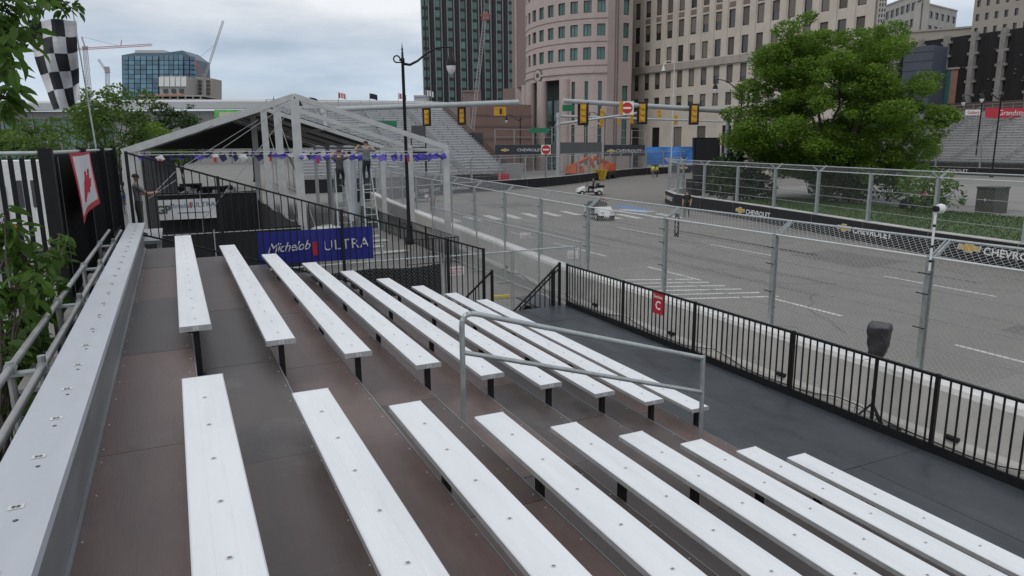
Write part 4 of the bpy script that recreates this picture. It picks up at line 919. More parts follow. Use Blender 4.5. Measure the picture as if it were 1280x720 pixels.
def tree(base, h, rx, ry, z0, label, m, nclump, leaf_n, leaf_s, seed, cr=(1.2,2.2), trunk_r=.22, group=None, stems=1, noise=.25, flat=.6):
    t = thing('tree', base, label, 'tree', group); rs = random.Random(seed); base = Vector(base); cz = (h+z0)/2; rz = (h-z0)/2
    tr = MB(); fork = base+Vector((0,0,max(1.0, z0*.6+.3))); cs = []
    for k in range(nclump):
        th = rs.uniform(0, 6.283); u = rs.uniform(-.9, 1); rr = math.sqrt(max(0,1-u*u)); f = rs.uniform(.45, .92)*(1+noise*math.sin(3*th+seed)*.4)
        c = base+Vector((rx*rr*f*math.cos(th), ry*rr*f*math.sin(th), cz+rz*u*f)); r = rs.uniform(*cr)
        if k % 7 == 0: c = base+(c-base)*1.10+Vector((0,0,-.5)); r *= .6
        c.z = max(c.z, base.z+1.5+.5*r); cs.append((c, (r, r, r*.62)))
    for s in range(stems): tr.cyl(base+Vector((.35*s,.1*s,0)), fork+Vector((.5*s-.2,.2*s,0)), trunk_r, trunk_r*.7, n=8)
    mains = []
    for k in range(4+2*stems):
        th = 6.283*k/(4+2*stems)+rs.uniform(-.3,.3); e = base+Vector((rx*.45*math.cos(th), ry*.45*math.sin(th), cz+rz*rs.uniform(-.25,.45))); mains.append(limb(tr, fork+Vector((.3*(k%max(1,stems))-.15,0,0)), e, trunk_r*.55, trunk_r*.2, seed*50+k, 5, .06))
    for i, (c, r) in enumerate(cs):
        if i % 2 == 0:
            pt = min((p for m_ in mains for p in m_[1:]), key=lambda p: (p-c).length); limb(tr, pt, c, trunk_r*.14, .012, seed*100+i, 3, .05)
    tr.obj('trunk', M_bark, t, True); leaf_cloud('crown', cs, leaf_n, leaf_s, m, t, seed, flat)
    return t
# big island tree
TB = Vector((47.6, 40.9, 0.25)); ER_ = Vector((math.cos(YAW), -math.sin(YAW), 0))
tree(TB-ER_*.6, 14.4, 8.5, 8.2, -.6, 'large bright green tree with wide round crown on the grass island', M_leafA, 230, 760, .12, 5, (.5,1.75), .26, stems=3, flat=.45)
def bush(c, r, label, m, seed, n=500, s=.2, stems=6, name='shrub'):
    t = thing(name, (c[0], c[1], c[2]), label, 'shrub'); rs = random.Random(seed); cs = []
    for k in range(10): cs.append((Vector((c[0]+rs.uniform(-.6,.6)*r[0], c[1]+rs.uniform(-.6,.6)*r[1], c[2]+r[2]*rs.uniform(.3,.85))), (r[0]*.45, r[1]*.45, r[2]*.35)))
    w = MB()
    for k in range(stems): limb(w, (c[0], c[1], c[2]), cs[k][0], .03, .012, seed+k)
    w.obj('stems', M_bark, t); leaf_cloud('foliage', cs, n, s, m, t, seed); return t
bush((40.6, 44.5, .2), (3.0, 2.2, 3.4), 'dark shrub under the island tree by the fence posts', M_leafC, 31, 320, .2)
bush((44.5, 31.0, .25), (2.6, 2.0, 2.6), 'loose drooping shrub beside the parked buggy on the island', M_leafB, 32, 90, .18)
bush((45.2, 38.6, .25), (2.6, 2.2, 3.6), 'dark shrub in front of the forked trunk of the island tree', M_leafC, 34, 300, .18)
bush((49.5, 37.6, .25), (2.2, 2.0, 2.8), 'loose green shrub right of the island tree trunk', M_leafB, 35, 150, .17)
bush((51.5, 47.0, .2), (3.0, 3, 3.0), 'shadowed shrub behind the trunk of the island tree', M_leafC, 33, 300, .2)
# mid left trees beyond the tent
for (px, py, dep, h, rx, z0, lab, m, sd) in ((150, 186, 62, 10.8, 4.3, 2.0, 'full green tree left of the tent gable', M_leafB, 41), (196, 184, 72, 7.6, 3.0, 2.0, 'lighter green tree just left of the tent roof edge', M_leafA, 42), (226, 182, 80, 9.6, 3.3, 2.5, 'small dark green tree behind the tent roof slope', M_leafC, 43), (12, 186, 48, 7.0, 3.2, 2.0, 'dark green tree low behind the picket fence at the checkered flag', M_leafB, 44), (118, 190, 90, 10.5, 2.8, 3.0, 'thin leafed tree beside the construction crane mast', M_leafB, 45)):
    b = gd(px, py, dep); tree((b.x, b.y, 0), h, rx, rx, z0, lab, m, 34, 190 if m is not M_leafC else 230, .17, sd, (.7,1.4), .13)
# lawn
lw = MB(); inner = [(p[0]+.75, p[1]) for p in ISL[:9]]; N_ = 14
def lawn_pt(i, j):
    a = Vector(inner[i]); far = Vector((47.8, a.y+1.0)); q = a.lerp(far, j/N_); return (q.x, q.y, .03+.32*math.sin(math.pi*min(1, j/N_*1.0))**.8)
for i in range(len(inner)-1):
    for j in range(N_): lw.face([lawn_pt(i,j), lawn_pt(i,j+1), lawn_pt(i+1,j+1), lawn_pt(i+1,j)])
struct(lw.obj('lawn', mat('lawn_soil', (.045,.085,.018), .95, var=.4, scale=2.5, bump=.6, bscale=12, dirt=.3), None, True))
gb = MB()
for k in range(16000):
    i = random.randrange(1, len(inner)-1); u = random.random(); v = random.random()*N_*.97; j = int(v)
    p = Vector(lawn_pt(i,j)).lerp(Vector(lawn_pt(i,j+1)), v-j).lerp(Vector(lawn_pt(i+1,j)).lerp(Vector(lawn_pt(i+1,j+1)), v-j), u); a = random.uniform(0,6.28); h_ = random.uniform(.06,.16); w = .035
    gb.face([p+Vector((w*math.cos(a), w*math.sin(a), 0)), p-Vector((w*math.cos(a), w*math.sin(a), 0)), p+Vector((random.uniform(-.06,.06), random.uniform(-.06,.06), h_))])
tag(gb.obj('grass', leafmat('grass_blade', (.035,.075,.014), (.08,.15,.03), .3)), 'short green grass blades covering the tree island lawn', 'grass', kind='stuff')
isl_s = MB(); isl_s.face([(x+.5, y, .008) for x, y in ISL[7:]] + [(60, 52, .008), (60, 42, .008), (40, 36, .008)]); struct(isl_s.obj('island_paving', M_walk))

# near leaves: every big one its own object
def leaf_mesh(w, l, k):
    P = [(0,0,0),(w*.32,l*.22,.01),(w*.5,l*.5,.0),(w*.3,l*.8,-.012*k),(0,l,-.03*k),(-w*.3,l*.8,-.012*k),(-w*.5,l*.5,.0),(-w*.32,l*.22,.01),(0,l*.5,-.014)]
    m = MB(); m.v = P
    for i in range(8): m.f.append((i, (i+1)%8, 8)); m.m.append(0)
    return m.mesh('leaf', M_leafN, True)
LM = [leaf_mesh(.062,.125,1), leaf_mesh(.075,.135,1.6), leaf_mesh(.052,.11,.6), leaf_mesh(.068,.15,2.2)]
def near_foliage(name, label, cat, spots, parent_loc, n_obj, n_stuff, stem_from, Xr, seed, lo=.8, hi=1.25):
    t = thing(name, parent_loc, label, cat); rs = random.Random(seed); tot = sum(s[2]**1.5 for s in spots); w = MB(); pool = []
    for (px, py, r) in spots:
        cnt = (n_obj+n_stuff)*r**1.5/tot; X = rs.uniform(*Xr); c = gx(px, py, X); rm = r*(c-Vector((0,0,H))).length/FPX
        tips = []
        for k in range(max(1, int(cnt/7))):
            q = c+Vector((rs.gauss(0,.35), rs.gauss(0,.4), rs.gauss(0,.5)))*rm*1.15; tips.append(q)
        src = Vector(stem_from) if stem_from else c+Vector((-.35,-.05,.1))
        limb(w, src.lerp(c, .0), c, .011, .006, seed+int(px), 5, .02)
        for q in tips: limb(w, c, q, .005, .0025, seed+int(q.z*1000), 2, .04)
        for k in range(int(cnt)):
            q = rs.choice(tips)+Vector((rs.gauss(0,.05), rs.gauss(0,.06), rs.gauss(0,.05))); pool.append(q)
    w.obj('branch', M_bark, t); rs.shuffle(pool); st_ = MB()
    for i, q in enumerate(pool):
        rot = (rs.uniform(-1.1,.35), rs.uniform(-.7,.7), rs.uniform(0,6.283)); s = rs.uniform(lo, hi); me = rs.choice(LM)
        if i < n_obj: place('leaf', me, t, q, rot, (s,s,s))
        else:
            Mx = Matrix.Translation(q) @ __import__('mathutils').Euler(rot).to_matrix().to_4x4() @ Matrix.Scale(s, 4); b0_ = len(st_.v)
            st_.v += [tuple(Mx @ v.co) for v in me.vertices]; st_.f += [tuple(b0_+x for x in p.vertices) for p in me.polygons]; st_.m += [0]*len(me.polygons)
    if st_.f: stuff(st_.obj('leaves', M_leafN, t))
    return t
near_foliage('tree_branch', 'leafy tree branch hanging over the checkered flag', 'branch', [(8,15,26),(34,0,16),(58,-2,14),(80,8,10),(94,13,6),(3,48,18),(5,70,14),(5,92,14),(4,120,14),(9,136,9)], (-2.2, 4.5, 5.6), 150, 260, (-2.2, 4.2, 5.9), (-1.35,-.95), 3)
near_foliage('shrub', 'broad leaved shrub growing up between the picket fence and rear pipes', 'shrub', [(14,300,18),(32,330,24),(14,360,28),(44,352,22),(24,400,30),(52,388,16),(12,440,26),(36,436,20),(10,482,20),(30,470,14),(74,292,8),(84,300,8),(80,322,9),(76,345,8),(56,318,10),(6,270,10)], (-1.3, 6.0, 0), 150, 560, (-1.32, 5.6, 2.6), (-1.38,-1.18), 9, .8, 1.3)
st3 = MB(); [limb(st3, (-1.3+.06*k, 5.4+.5*k, 0), (-1.32, 5.6+.1*k, 2.7), .02, .012, 60+k) for k in range(4)]
shr = [o for o in bpy.data.objects if o.name.startswith('shrub') and o.get('label','').startswith('broad')][0]; st3.obj('stem', M_bark, shr)

# ------------------------------------------------------------------ tall black picket fence behind the bleacher
FXL = -1.47
tf = thing('picket_fence', (FXL, 12, 0), 'tall black picket fence behind the top row, partly screened in black', 'fence')
FYC = 10.9
MB().cyl((FXL, FYC, 4.87), (FXL, 23.0, 4.86), .026, n=8).obj('top_rail', M_galv, tf, True); MB().cyl((FXL, FYC, 4.87), (-6.0, 10.3, 4.89), .026, n=8).obj('top_rail', M_galv, tf, True)
for z_ in (2.75, .3): MB().bar((FXL, FYC, z_), (FXL, 23, z_), .04).obj('lower_rail', M_blk, tf); MB().bar((FXL, FYC, z_), (-6.0, 10.3, z_), .04).obj('lower_rail', M_blk, tf)
for y in (FYC, 15.0, 19.0, 22.9): MB().box(FXL-.05, FXL+.10, y-.08, y+.08, 0, 4.93).obj('post', M_blk, tf)
for x in (-3.4, -5.9): MB().box(x-.07, x+.07, 10.45, 10.6, 0, 4.93).obj('post', M_blk, tf)
pm = MB().bar((0,0,0), (0,0,4.5), .034, .022).mesh('picket', M_blk); pm2 = MB().bar((0,0,0), (0,0,4.5), .055, .02).mesh('picket', M_blk)
for k in range(84): place('picket', pm, tf, (FXL-.03, 11.1+k*.14, .31))
for k in range(1, 38): place('picket', pm2, tf, (FXL-.118*k, FYC-.0155*k, .31))
scn = MB(); N = 40
for i in range(N):
    a = 11.0+12*i/N; b = 11.0+12*(i+1)/N; f = lambda s: .02*math.sin(s*5); scn.face([(FXL-.06+f(a), a, .3), (FXL-.06+f(b), b, .3), (FXL-.06+f(b)*.3, b, 4.84), (FXL-.06+f(a)*.3, a, 4.84)])
scn.obj('windscreen', M_blkm, tf)
for y in (12.3, 16.0, 20.1): MB().bar((FXL-.02, y, .3), (FXL-.02, y, 4.8), .012).obj('tie_wire', M_galv, tf)
# red and white banner
rwb = thing('hanging_banner', (FXL+.1, 15.8, 3.7), 'white cloth banner with red border draped on the tall black fence', 'banner')
def rq(s, t): # s along Y, t down
    y = 11.75+3.3*s; z = 4.86-(1.0+.02*(1-s)-.12*s)*t + (-.05*s*t); return (FXL+.19+.04*math.sin(5*s+2*t), y+.55*t*(1-s)*.6, z)
m = MB(); n = 20
for i in range(n):
    for j in range(n):
        edge = i == 0 or i == n-1 or j == 0 or j >= n-2; m.face([rq(i/n,j/n), rq((i+1)/n,j/n), rq((i+1)/n,(j+1)/n), rq(i/n,(j+1)/n)], 1 if edge else 0)
m.obj('cloth', [mat('banner_white', (.62,.62,.64), .7), M_red], rwb, True)
for k, (s, t0, t1) in enumerate(((.25,.75,.45),(.34,.72,.30),(.42,.70,.52),(.50,.68,.46),(.58,.66,.40),(.66,.70,.30),(.74,.62,.48))):
    a = Vector(rq(s,t0)); b = Vector(rq(s+.07,t1)); MB().bar(a+Vector((.012,0,0)), b+Vector((.012,0,0)), .006, .028, up=(1,0,0)).obj('red_stroke', M_red, rwb)
# checkered flag
cf = thing('checkered_flag', (-2.0, 20.5, 0), 'black and white checkered flag hanging from a leaning pole by the fence', 'flag')
FY = 20.5
TL, TR, BR, BL = [gy(*p, FY) for p in ((34,24),(94,24),(102,124),(68,138))]
def fq(s, t):
    p = TL.lerp(TR, s).lerp(BL.lerp(BR, s), t); p = p+Vector((-.10*math.sin(math.pi*t)*(1-s), .22*math.sin(8*s+3.2*t)+.08*math.sin(11*t+s), -.05*math.sin(math.pi*s)*(1 if t > .8 else .3))); return p
m = MB(); S = 3
for i in range(4*S):
    for j in range(5*S): m.face([fq(i/4/S,j/5/S), fq((i+1)/4/S,j/5/S), fq((i+1)/4/S,(j+1)/5/S), fq(i/4/S,(j+1)/5/S)], (i//S+j//S) % 2)
m.obj('cloth', [mat('flag_black', (.02,.02,.024), .8), mat('flag_white', (.60,.60,.62), .8)], cf, True)
pb = gy(124, 215, FY); MB().cyl((pb.x+.04, FY+.05, 0), gy(121, 190, FY+.05), .022, n=8).obj('lower_pole', M_galv, cf); MB().cyl(gy(121, 190, FY+.05), gy(90, 8, FY+.05), .02, .014, n=8).obj('pole', M_galv, cf)
# white trailer seen through the pickets
tl = thing('white_trailer', (-10.5, 39.5, 0), 'white box trailer with orange stripe parked behind the picket fence', 'trailer')
MB().box(-14.2, -4.7, 38, 41, .5, 4.35).obj('body', M_white, tl); MB().box(-14.0, -6.3, 37.97, 37.99, 1.2, 1.6).obj('stripe', mat('stripe_orange', (.6,.16,.03), .5), tl)
for x_ in (-5.6, -6.2): MB().box(x_-.16, x_+.12, 37.96, 37.985, 2.3, 3.5).obj('window', M_dkgrey, tl)
MB().box(-7.6, -6.7, 37.96, 37.985, .7, 3.3).obj('door', mat('trailer_door', (.45,.46,.47), .5), tl)
for y in (38.3, 40.7):
    for x in (-13.2, -7.8): MB().cyl((x, y-.15, .45), (x, y+.15, .45), .45, n=16).obj('wheel', M_blk, tl)
# ------------------------------------------------------------------ facades
def facade(parent, O, u, length, z0, z1, wins, m_wall, wmats, depth=.35, name='wall', th=.6, pane_kind='pane', blind=None, mull=0):
    """flat wall from O along u with recessed windows (list of u0,u1,z0,z1); outside is to the right of u seen from above"""
    O = Vector(O); u = Vector(u).normalized(); n = Vector((u.y, -u.x, 0)); up = Vector((0,0,1))
    us = sorted({0.0, length} | {round(w[0],4) for w in wins} | {round(w[1],4) for w in wins}); zs = sorted({z0, z1} | {round(w[2],4) for w in wins} | {round(w[3],4) for w in wins})
    W = [(round(a,4), round(b,4), round(c,4), round(d,4)) for a, b, c, d in wins]; hole = lambda x, z: any(a < x < b and c < z < d for a, b, c, d in W)
    P = lambda x, z, k=0: O+u*x+up*z-n*k
    m = MB()
    for j in range(len(zs)-1):
        zc = (zs[j]+zs[j+1])/2; run = None
        for i in range(len(us)-1):
            if hole((us[i]+us[i+1])/2, zc):
                if run is not None: m.face([P(run,zs[j]), P(us[i],zs[j]), P(us[i],zs[j+1]), P(run,zs[j+1])]); run = None
            elif run is None: run = us[i]
        if run is not None: m.face([P(run,zs[j]), P(length,zs[j]), P(length,zs[j+1]), P(run,zs[j+1])])
    for a, b, c, d in W:
        for q in (((a,c),(b,c)), ((b,c),(b,d)), ((b,d),(a,d)), ((a,d),(a,c))): m.face([P(*q[0]), P(*q[0],depth), P(*q[1],depth), P(*q[1])])
    wo = m.obj(name, m_wall, parent)
    cache = {}
    rz = math.atan2(u.y, u.x)
    for a, b, c, d in W:
        w, h = round(b-a,2), round(d-c,2)
        if (w,h) not in cache:
            f = MB(); e = .09
            for x0_, x1_, y0_, y1_ in ((-w/2,-w/2+e,0,h),(w/2-e,w/2,0,h),(-w/2+e,w/2-e,0,e),(-w/2+e,w/2-e,h-e,h)): f.box(x0_, x1_, depth-.06, depth, y0_, y1_)
            for k in range(mull): xx = -w/2+w*(k+1)/(mull+1); f.box(xx-.04, xx+.04, depth-.05, depth, e, h-e)
            fm = f.mesh('window', wmats[0]); gm = MB().box(-w/2+.01, w/2-.01, depth+.005, depth+.02, .01, h-.01).mesh('pane', wmats[1])
            bm_ = MB().box(-w/2+e, w/2-e, depth-.03, depth+.002, h*blind if blind else 0, h-e).mesh('blind', wmats[2]) if blind else None
            cache[(w,h)] = (fm, gm, bm_)
        fm, gm, bm_ = cache[(w,h)]; loc = O+u*((a+b)/2)+up*c
        wn_ = place('window', fm, parent, loc, (0,0,rz)); g_ = bpy.data.objects.new('pane', gm); col.objects.link(g_); g_.parent = wn_
        if bm_ is not None and random.random() < .85:
            g_ = bpy.data.objects.new('blind', bm_); col.objects.link(g_); g_.parent = wn_; bs = random.choice((1, 1, 1, .92, .75, .55)); g_.scale = (1, 1, bs); g_.location = (0, 0, (h-.09)*(1-bs))
    return wo
def glass(n, c, r=.08): return mat('glass_'+n, c, r, 0.0, var=.25, scale=.25, spec=.9, rnd=.35)
def hit(px, py, A, u):                      # pixel ray against vertical plane through A along u
    d = ray(px, py); n = Vector((u.y, -u.x, 0)); t = (Vector(A)-Vector((0,0,H))).dot(n)/d.dot(n); p = d*t+Vector((0,0,H)); return (p-Vector(A)).dot(u), p.z

# --- beige stone office block
A = Vector((77, 113, 0)); u = Vector((.13, -.991, 0)).normalized()
bb = thing('office_building', (82, 90, 0), 'beige stone office block with rows of tall narrow windows behind the traffic signals', 'building')
M_stone = mat('beige_stone', (.50,.45,.385), .85, var=.10, scale=.35, bump=.15, bscale=3, dirt=.18); M_stoned = mat('beige_stone_trim', (.38,.34,.295), .85, var=.15, scale=.6)
M_bronze = mat('bronze_frame', (.022,.019,.017), .5); G_b = glass('brown', (.035,.032,.030)); M_blind = mat('window_blind', (.135,.12,.105), .8, rnd=.35)
u0, _ = hit(796.7, 50, A, u); u9, _ = hit(931, 50, A, u); du = (u9-u0)/9; ww = du*.47
rows = []
for (t_, b_) in ((5,25),(35,55),(65,84),(94.5,114),(124,138),(160,178)): rows.append((hit(796.7,b_,A,u)[1], hit(796.7,t_,A,u)[1]))
fl = rows[0][0]-rows[1][0]; belt = hit(796.7, 89, A, u)[1]; topz = rows[0][1]+fl*4.2; ncol = 17; Lb = u0+du*(ncol-1)+1.9
wins = []
for k in range(ncol):
    c = u0+du*k
    for (a, b) in rows[:5]: wins.append((c-ww/2, c+ww/2, a, b))
    for j in range(1, 4): wins.append((c-ww/2, c+ww/2, rows[0][0]+fl*j, rows[0][1]+fl*j))
    if k % 2 == 0: wins.append((c-ww*.75, c+ww*.75, .4, rows[5][1]))
facade(bb, A, u, Lb, 0, topz, wins, M_stone, (M_bronze, G_b, M_blind), .22, blind=.06)
nb_ = Vector((u.y, -u.x, 0))
bk = MB(); P_ = lambda x, d, z: A+u*x-nb_*d+Vector((0,0,z)); bk.hexa([P_(.02,.55,0), P_(Lb-.02,.55,0), P_(Lb-5,9,0), P_(.02,9,0)], [P_(.02,.55,topz-.02), P_(Lb-.02,.55,topz-.02), P_(Lb-5,9,topz-.02), P_(.02,9,topz-.02)]); bk.obj('core', M_stone, bb)
MB().hexa([P_(-.0,-.35,belt-.6), P_(Lb,-.35,belt-.6), P_(Lb,-.003,belt-.6), P_(0,-.003,belt-.6)], [P_(0,-.5,belt+.5), P_(Lb,-.5,belt+.5), P_(Lb,-.003,belt+.5), P_(0,-.003,belt+.5)]).obj('belt_course', M_stoned, bb)
for k in range(ncol):                       # shallow pilaster strips and brown spandrels of the upper storeys
    c = u0+du*(k+.5); MB().hexa([P_(c-du*.2,-.12,belt+.55), P_(c+du*.2,-.12,belt+.55), P_(c+du*.2,-.003,belt+.55), P_(c-du*.2,-.003,belt+.55)], [P_(c-du*.2,-.12,topz), P_(c+du*.2,-.12,topz), P_(c+du*.2,-.003,topz), P_(c-du*.2,-.003,topz)]).obj('pilaster', M_stone, bb)
    c = u0+du*k
    if k > 0: MB().hexa([P_(c-ww*.5,-.02,rows[1][1]+.3), P_(c+ww*.5,-.02,rows[1][1]+.3), P_(c+ww*.5,-.003,rows[1][1]+.3), P_(c-ww*.5,-.003,rows[1][1]+.3)], [P_(c-ww*.5,-.02,rows[0][0]-.25), P_(c+ww*.5,-.02,rows[0][0]-.25), P_(c+ww*.5,-.003,rows[0][0]-.25), P_(c-ww*.5,-.003,rows[0][0]-.25)]).obj('spandrel', mat('spandrel_brown', (.19,.145,.12), .8, var=.25, scale=2), bb)

# --- curved pink stone building
ER = Vector((math.cos(YAW), -math.sin(YAW), 0)); EF = Vector((math.sin(YAW), math.cos(YAW), 0))
LD = lambda lat, dep: ER*lat+EF*dep
pk = thing('curved_building', LD(12, 133), 'pink stone building with curved front, green glass and tall round columns', 'building')
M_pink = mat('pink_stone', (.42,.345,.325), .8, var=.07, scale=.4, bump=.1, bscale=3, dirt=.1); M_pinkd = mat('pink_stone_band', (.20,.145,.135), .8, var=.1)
G_g = glass('green', (.045,.115,.10), .1); G_g2 = glass('teal', (.06,.15,.13), .12); M_gfr = mat('green_frame', (.03,.05,.045), .5)
D0 = 125.0; latA = (757-640)/FPX*D0; ea, eb = 13.4, 16.5; NS = 9
arc = []
for k in range(NS+1):
    ph = math.pi/2*(1-k/NS)*.985; arc.append(LD(latA-ea*math.sin(ph), D0+eb-eb*math.cos(ph)))
zpx = lambda py, dep, px=740: H+(ray(px, py).z/ray(px, py).dot(CF))*dep
zr_ = lambda py, dep: gd(740, py, dep).z
wz = []
for (t_, b_) in ((-28,-13),(1,16.5),(30.5,45.5),(59.5,75)): wz.append((zr_(b_,D0+1), zr_(t_,D0+1)))
fh = wz[0][0]-wz[1][0]; ptop = wz[0][1]+fh*2+3; zc = zr_(98, D0+1)
for k in range(NS):
    a, b = arc[k], arc[k+1]; L_ = (b-a).length; uu = (b-a)/L_
    ws = []
    for (c, d) in wz + [(wz[0][0]+fh*j, wz[0][1]+fh*j) for j in (1,2)]: ws.append((L_*.22, L_*.80, c, d))
    if k >= 6:
        ws += [(L_*.35, L_*.62, 1.0+3.6*j, 4.2+3.6*j) for j in range(4) if 4.2+3.6*j < zc+.6]
    facade(pk, a, uu, L_, 0 if k >= 6 else zc, ptop, ws, M_pink, (M_gfr, G_g, M_blind), .3, name='wall_bay', mull=1)
    no_ = Vector((uu.y, -uu.x, 0)); MB().bar(a+no_*.12+Vector((0,0,zc+1.0)), b+no_*.12+Vector((0,0,zc+1.0)), .2, .35).obj('cornice', M_pink, pk)
    for z_ in (wz[3][0]-.9, wz[2][0]-.9, wz[1][0]-.9): MB().bar(a+no_*.03+Vector((0,0,z_)), b+no_*.03+Vector((0,0,z_)), .06, .12).obj('string_course', M_pinkd, pk)
for k in (.4, 1.9, 3.6, 5.8):        # round columns and glazed entrance behind
    i = min(NS-1, int(k)); c = arc[i].lerp(arc[i+1], k-i); MB().cyl((c.x, c.y, 0), (c.x, c.y, zc), .95, n=20).obj('column', M_pink, pk, True)
ins = [p+LD(2.6*(1-k/NS), 3.0) for k, p in enumerate(arc)]
for k in range(NS):
    a, b = ins[k], ins[k+1]; L_ = (b-a).length; uu = (b-a)/L_; facade(pk, a, uu, L_, 0, zc, [(.12, L_-.12, 4.2*j+.15, 4.2*j+4.0) for j in range(3)], M_gfr, (M_gfr, G_g, M_blind), .1, name='glazed_wall')
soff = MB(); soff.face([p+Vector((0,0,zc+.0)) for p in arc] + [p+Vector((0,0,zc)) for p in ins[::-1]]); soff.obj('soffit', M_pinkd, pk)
# flat pier to the right and wing to the left
a = arc[-1]; e = LP(789, D0+2.5); L_ = (e-a).length; uu = (e-a)/L_
ws = []; 
for (c, d) in wz + [(wz[0][0]+fh*j, wz[0][1]+fh*j) for j in (1,2)]: ws.append((L_*.62, L_*.86, c-.2, d+.3))
ws.append((L_*.62, L_*.86, 4.4, zc-1.2))
facade(pk, a, uu, L_, 0, ptop, ws, M_pink, (M_gfr, G_g2, M_blind), .3)
for f_ in (.30, .40): q = a+uu*(L_*f_)+Vector((uu.y, -uu.x, 0))*.05; MB().box(q.x-.08, q.x+.08, q.y-.08, q.y+.08, 0, ptop).obj('pilaster', M_pinkd, pk)
a = LP(644, 146); e = LP(664, 145); L_ = (e-a).length; uu = (e-a)/L_
facade(pk, a, uu, L_, 0, ptop, [(L_*.42, L_*.75, zr_(55+24*j+15, 146)-.2, zr_(55+24*j, 146)) for j in range(-3, 3)], M_pink, (M_gfr, G_g2, M_blind), .3)
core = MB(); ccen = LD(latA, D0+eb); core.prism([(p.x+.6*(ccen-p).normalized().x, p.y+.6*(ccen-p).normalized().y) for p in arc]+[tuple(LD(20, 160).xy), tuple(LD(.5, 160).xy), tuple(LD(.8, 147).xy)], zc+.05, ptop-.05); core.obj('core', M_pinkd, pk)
em = arc[3].lerp(arc[4], .2); en = (em-ccen).normalized(); eo = MB(); uu = Vector((-en.y, en.x, 0)); cz_ = zr_(93, D0+6)
for r_, off, mi in ((1.15, .28, 0), (.95, .33, 1)): eo.face([em+en*off+uu*(r_*math.cos(k*.3927))+Vector((0,0,cz_+r_*math.sin(k*.3927))) for k in range(16)], mi)
eo.obj('round_emblem', [M_dkgrey, M_pink], pk); MB().extr([em+en*.36+uu*(.42*math.cos(k*.785))+Vector((0,0,cz_+.42*math.sin(k*.785))) for k in range(8)], en*.03).obj('emblem_centre', M_dkgrey, pk)
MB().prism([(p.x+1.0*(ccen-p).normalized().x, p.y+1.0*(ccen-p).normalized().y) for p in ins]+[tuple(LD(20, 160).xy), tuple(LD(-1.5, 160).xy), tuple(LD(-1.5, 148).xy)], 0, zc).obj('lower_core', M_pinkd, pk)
# low striped podium left of it
pd = thing('podium_building', LD(-2, 120), 'low pinkish podium wall with dark horizontal bands beside the curved building', 'building')
a = LP(588, 118); e = LP(664, 128); L_ = (e-a).length; uu = (e-a)/L_; facade(pd, a, uu, L_, 0, 11.3, [], mat('podium_brick', (.27,.175,.15), .85, var=.1, scale=.5), (M_gfr, G_g, M_blind))
nn_ = Vector((uu.y, -uu.x, 0))
for z_ in (2.0, 5.6, 7.6, 9.4): MB().bar(a+nn_*.05+Vector((0,0,z_)), e+nn_*.05+Vector((0,0,z_)), .1, .32 if z_ > 2 else 2.2).obj('band', M_pinkd, pd)
MB().prism([tuple((a-nn_*.1).xy), tuple((e-nn_*.1).xy), tuple((e-nn_*12).xy), tuple((a-nn_*12+uu*4).xy)], 0, 11.25).obj('core', M_pinkd, pd)

# --- dark green glass tower
tw = thing('glass_tower', LD(-15, 262), 'tall dark tower with stacked green windows and thin pale mullions', 'building')
M_tdark = mat('tower_dark', (.020,.020,.021), .5, var=.2, scale=.2); M_mul = mat('tower_mullion', (.22,.22,.215), .5); G_t = mat('tower_green_glass', (.040,.125,.100), .12, rnd=.4, var=.3, scale=.3, spec=.8)
a = LP(529.5, 255); e = LP(650, 268); L_ = (e-a).length; uu = (e-a)/L_; nbay = 8; bw = L_/nbay; ws = []
for k in range(nbay):
    for j in range(26):
        z_ = 14+3.3*j; ws += [(k*bw+.35, k*bw+.35+bw*.20, z_, z_+2.5), (k*bw+.55+bw*.22, k*bw+.55+bw*.42, z_, z_+2.5)] if k == 0 else [(k*bw+.3, k*bw+.3+bw*.42, z_, z_+2.5)]
facade(tw, a, uu, L_, 0, 104, ws, M_tdark, (M_tdark, G_t, M_blind), .25)
nn_ = Vector((uu.y, -uu.x, 0))
for k in range(nbay):
    for f_ in (.02, .56, .78): q = a+uu*(bw*(k+f_))+nn_*.15; MB().box(q.x-.14, q.x+.14, q.y-.14, q.y+.14, 0, 104).obj('mullion', M_mul if f_ != .78 else M_tdark, tw)
MB().prism([tuple((a-nn_*.4).xy), tuple((e-nn_*.4).xy), tuple((e-nn_*26).xy), tuple((a-nn_*26+uu*12).xy)], 0, 103.9).obj('core', M_tdark, tw)

# --- far right group
def boxbuilding(name, px0, px1, pyt, d0, d1, label, m_wall, wm, nx, nz, z0=0, wf=.5, hf=.55, zw0=None, back=25, bl=None):
    a = LP(px0, d0); e = LP(px1, d1); L_ = (e-a).length; uu = (e-a)/L_; zt = gd(px0, pyt, d0).z; t = thing(name, (a+e)/2, label, 'building'); ws = []; zb = zw0 if zw0 is not None else z0+3
    for k in range(nx):
        for j in range(nz): cw = L_/nx; ch_ = (zt-1.0-zb)/nz; ws.append((cw*(k+.5-wf/2), cw*(k+.5+wf/2), zb+ch_*(j+.5-hf/2), zb+ch_*(j+.5+hf/2)))
    facade(t, a, uu, L_, z0, zt, ws, m_wall, wm, .4, blind=bl); nn = Vector((uu.y, -uu.x, 0))
    MB().prism([tuple((a-nn*.55).xy), tuple((e-nn*.55).xy), tuple((e-nn*back).xy), tuple((a-nn*back).xy)], z0, zt-.05).obj('core', m_wall, t)
    MB().prism([tuple((a+nn*.3).xy), tuple((e+nn*.3).xy), tuple((e-nn*back).xy), tuple((a-nn*back).xy)], zt, zt+.5).obj('parapet', m_wall, t); return t
M_pale = mat('pale_concrete', (.36,.345,.32), .8, var=.08, scale=.2); M_pale2 = mat('sand_concrete', (.33,.30,.265), .8, var=.08, scale=.2); G_d = glass('dark', (.03,.032,.035))
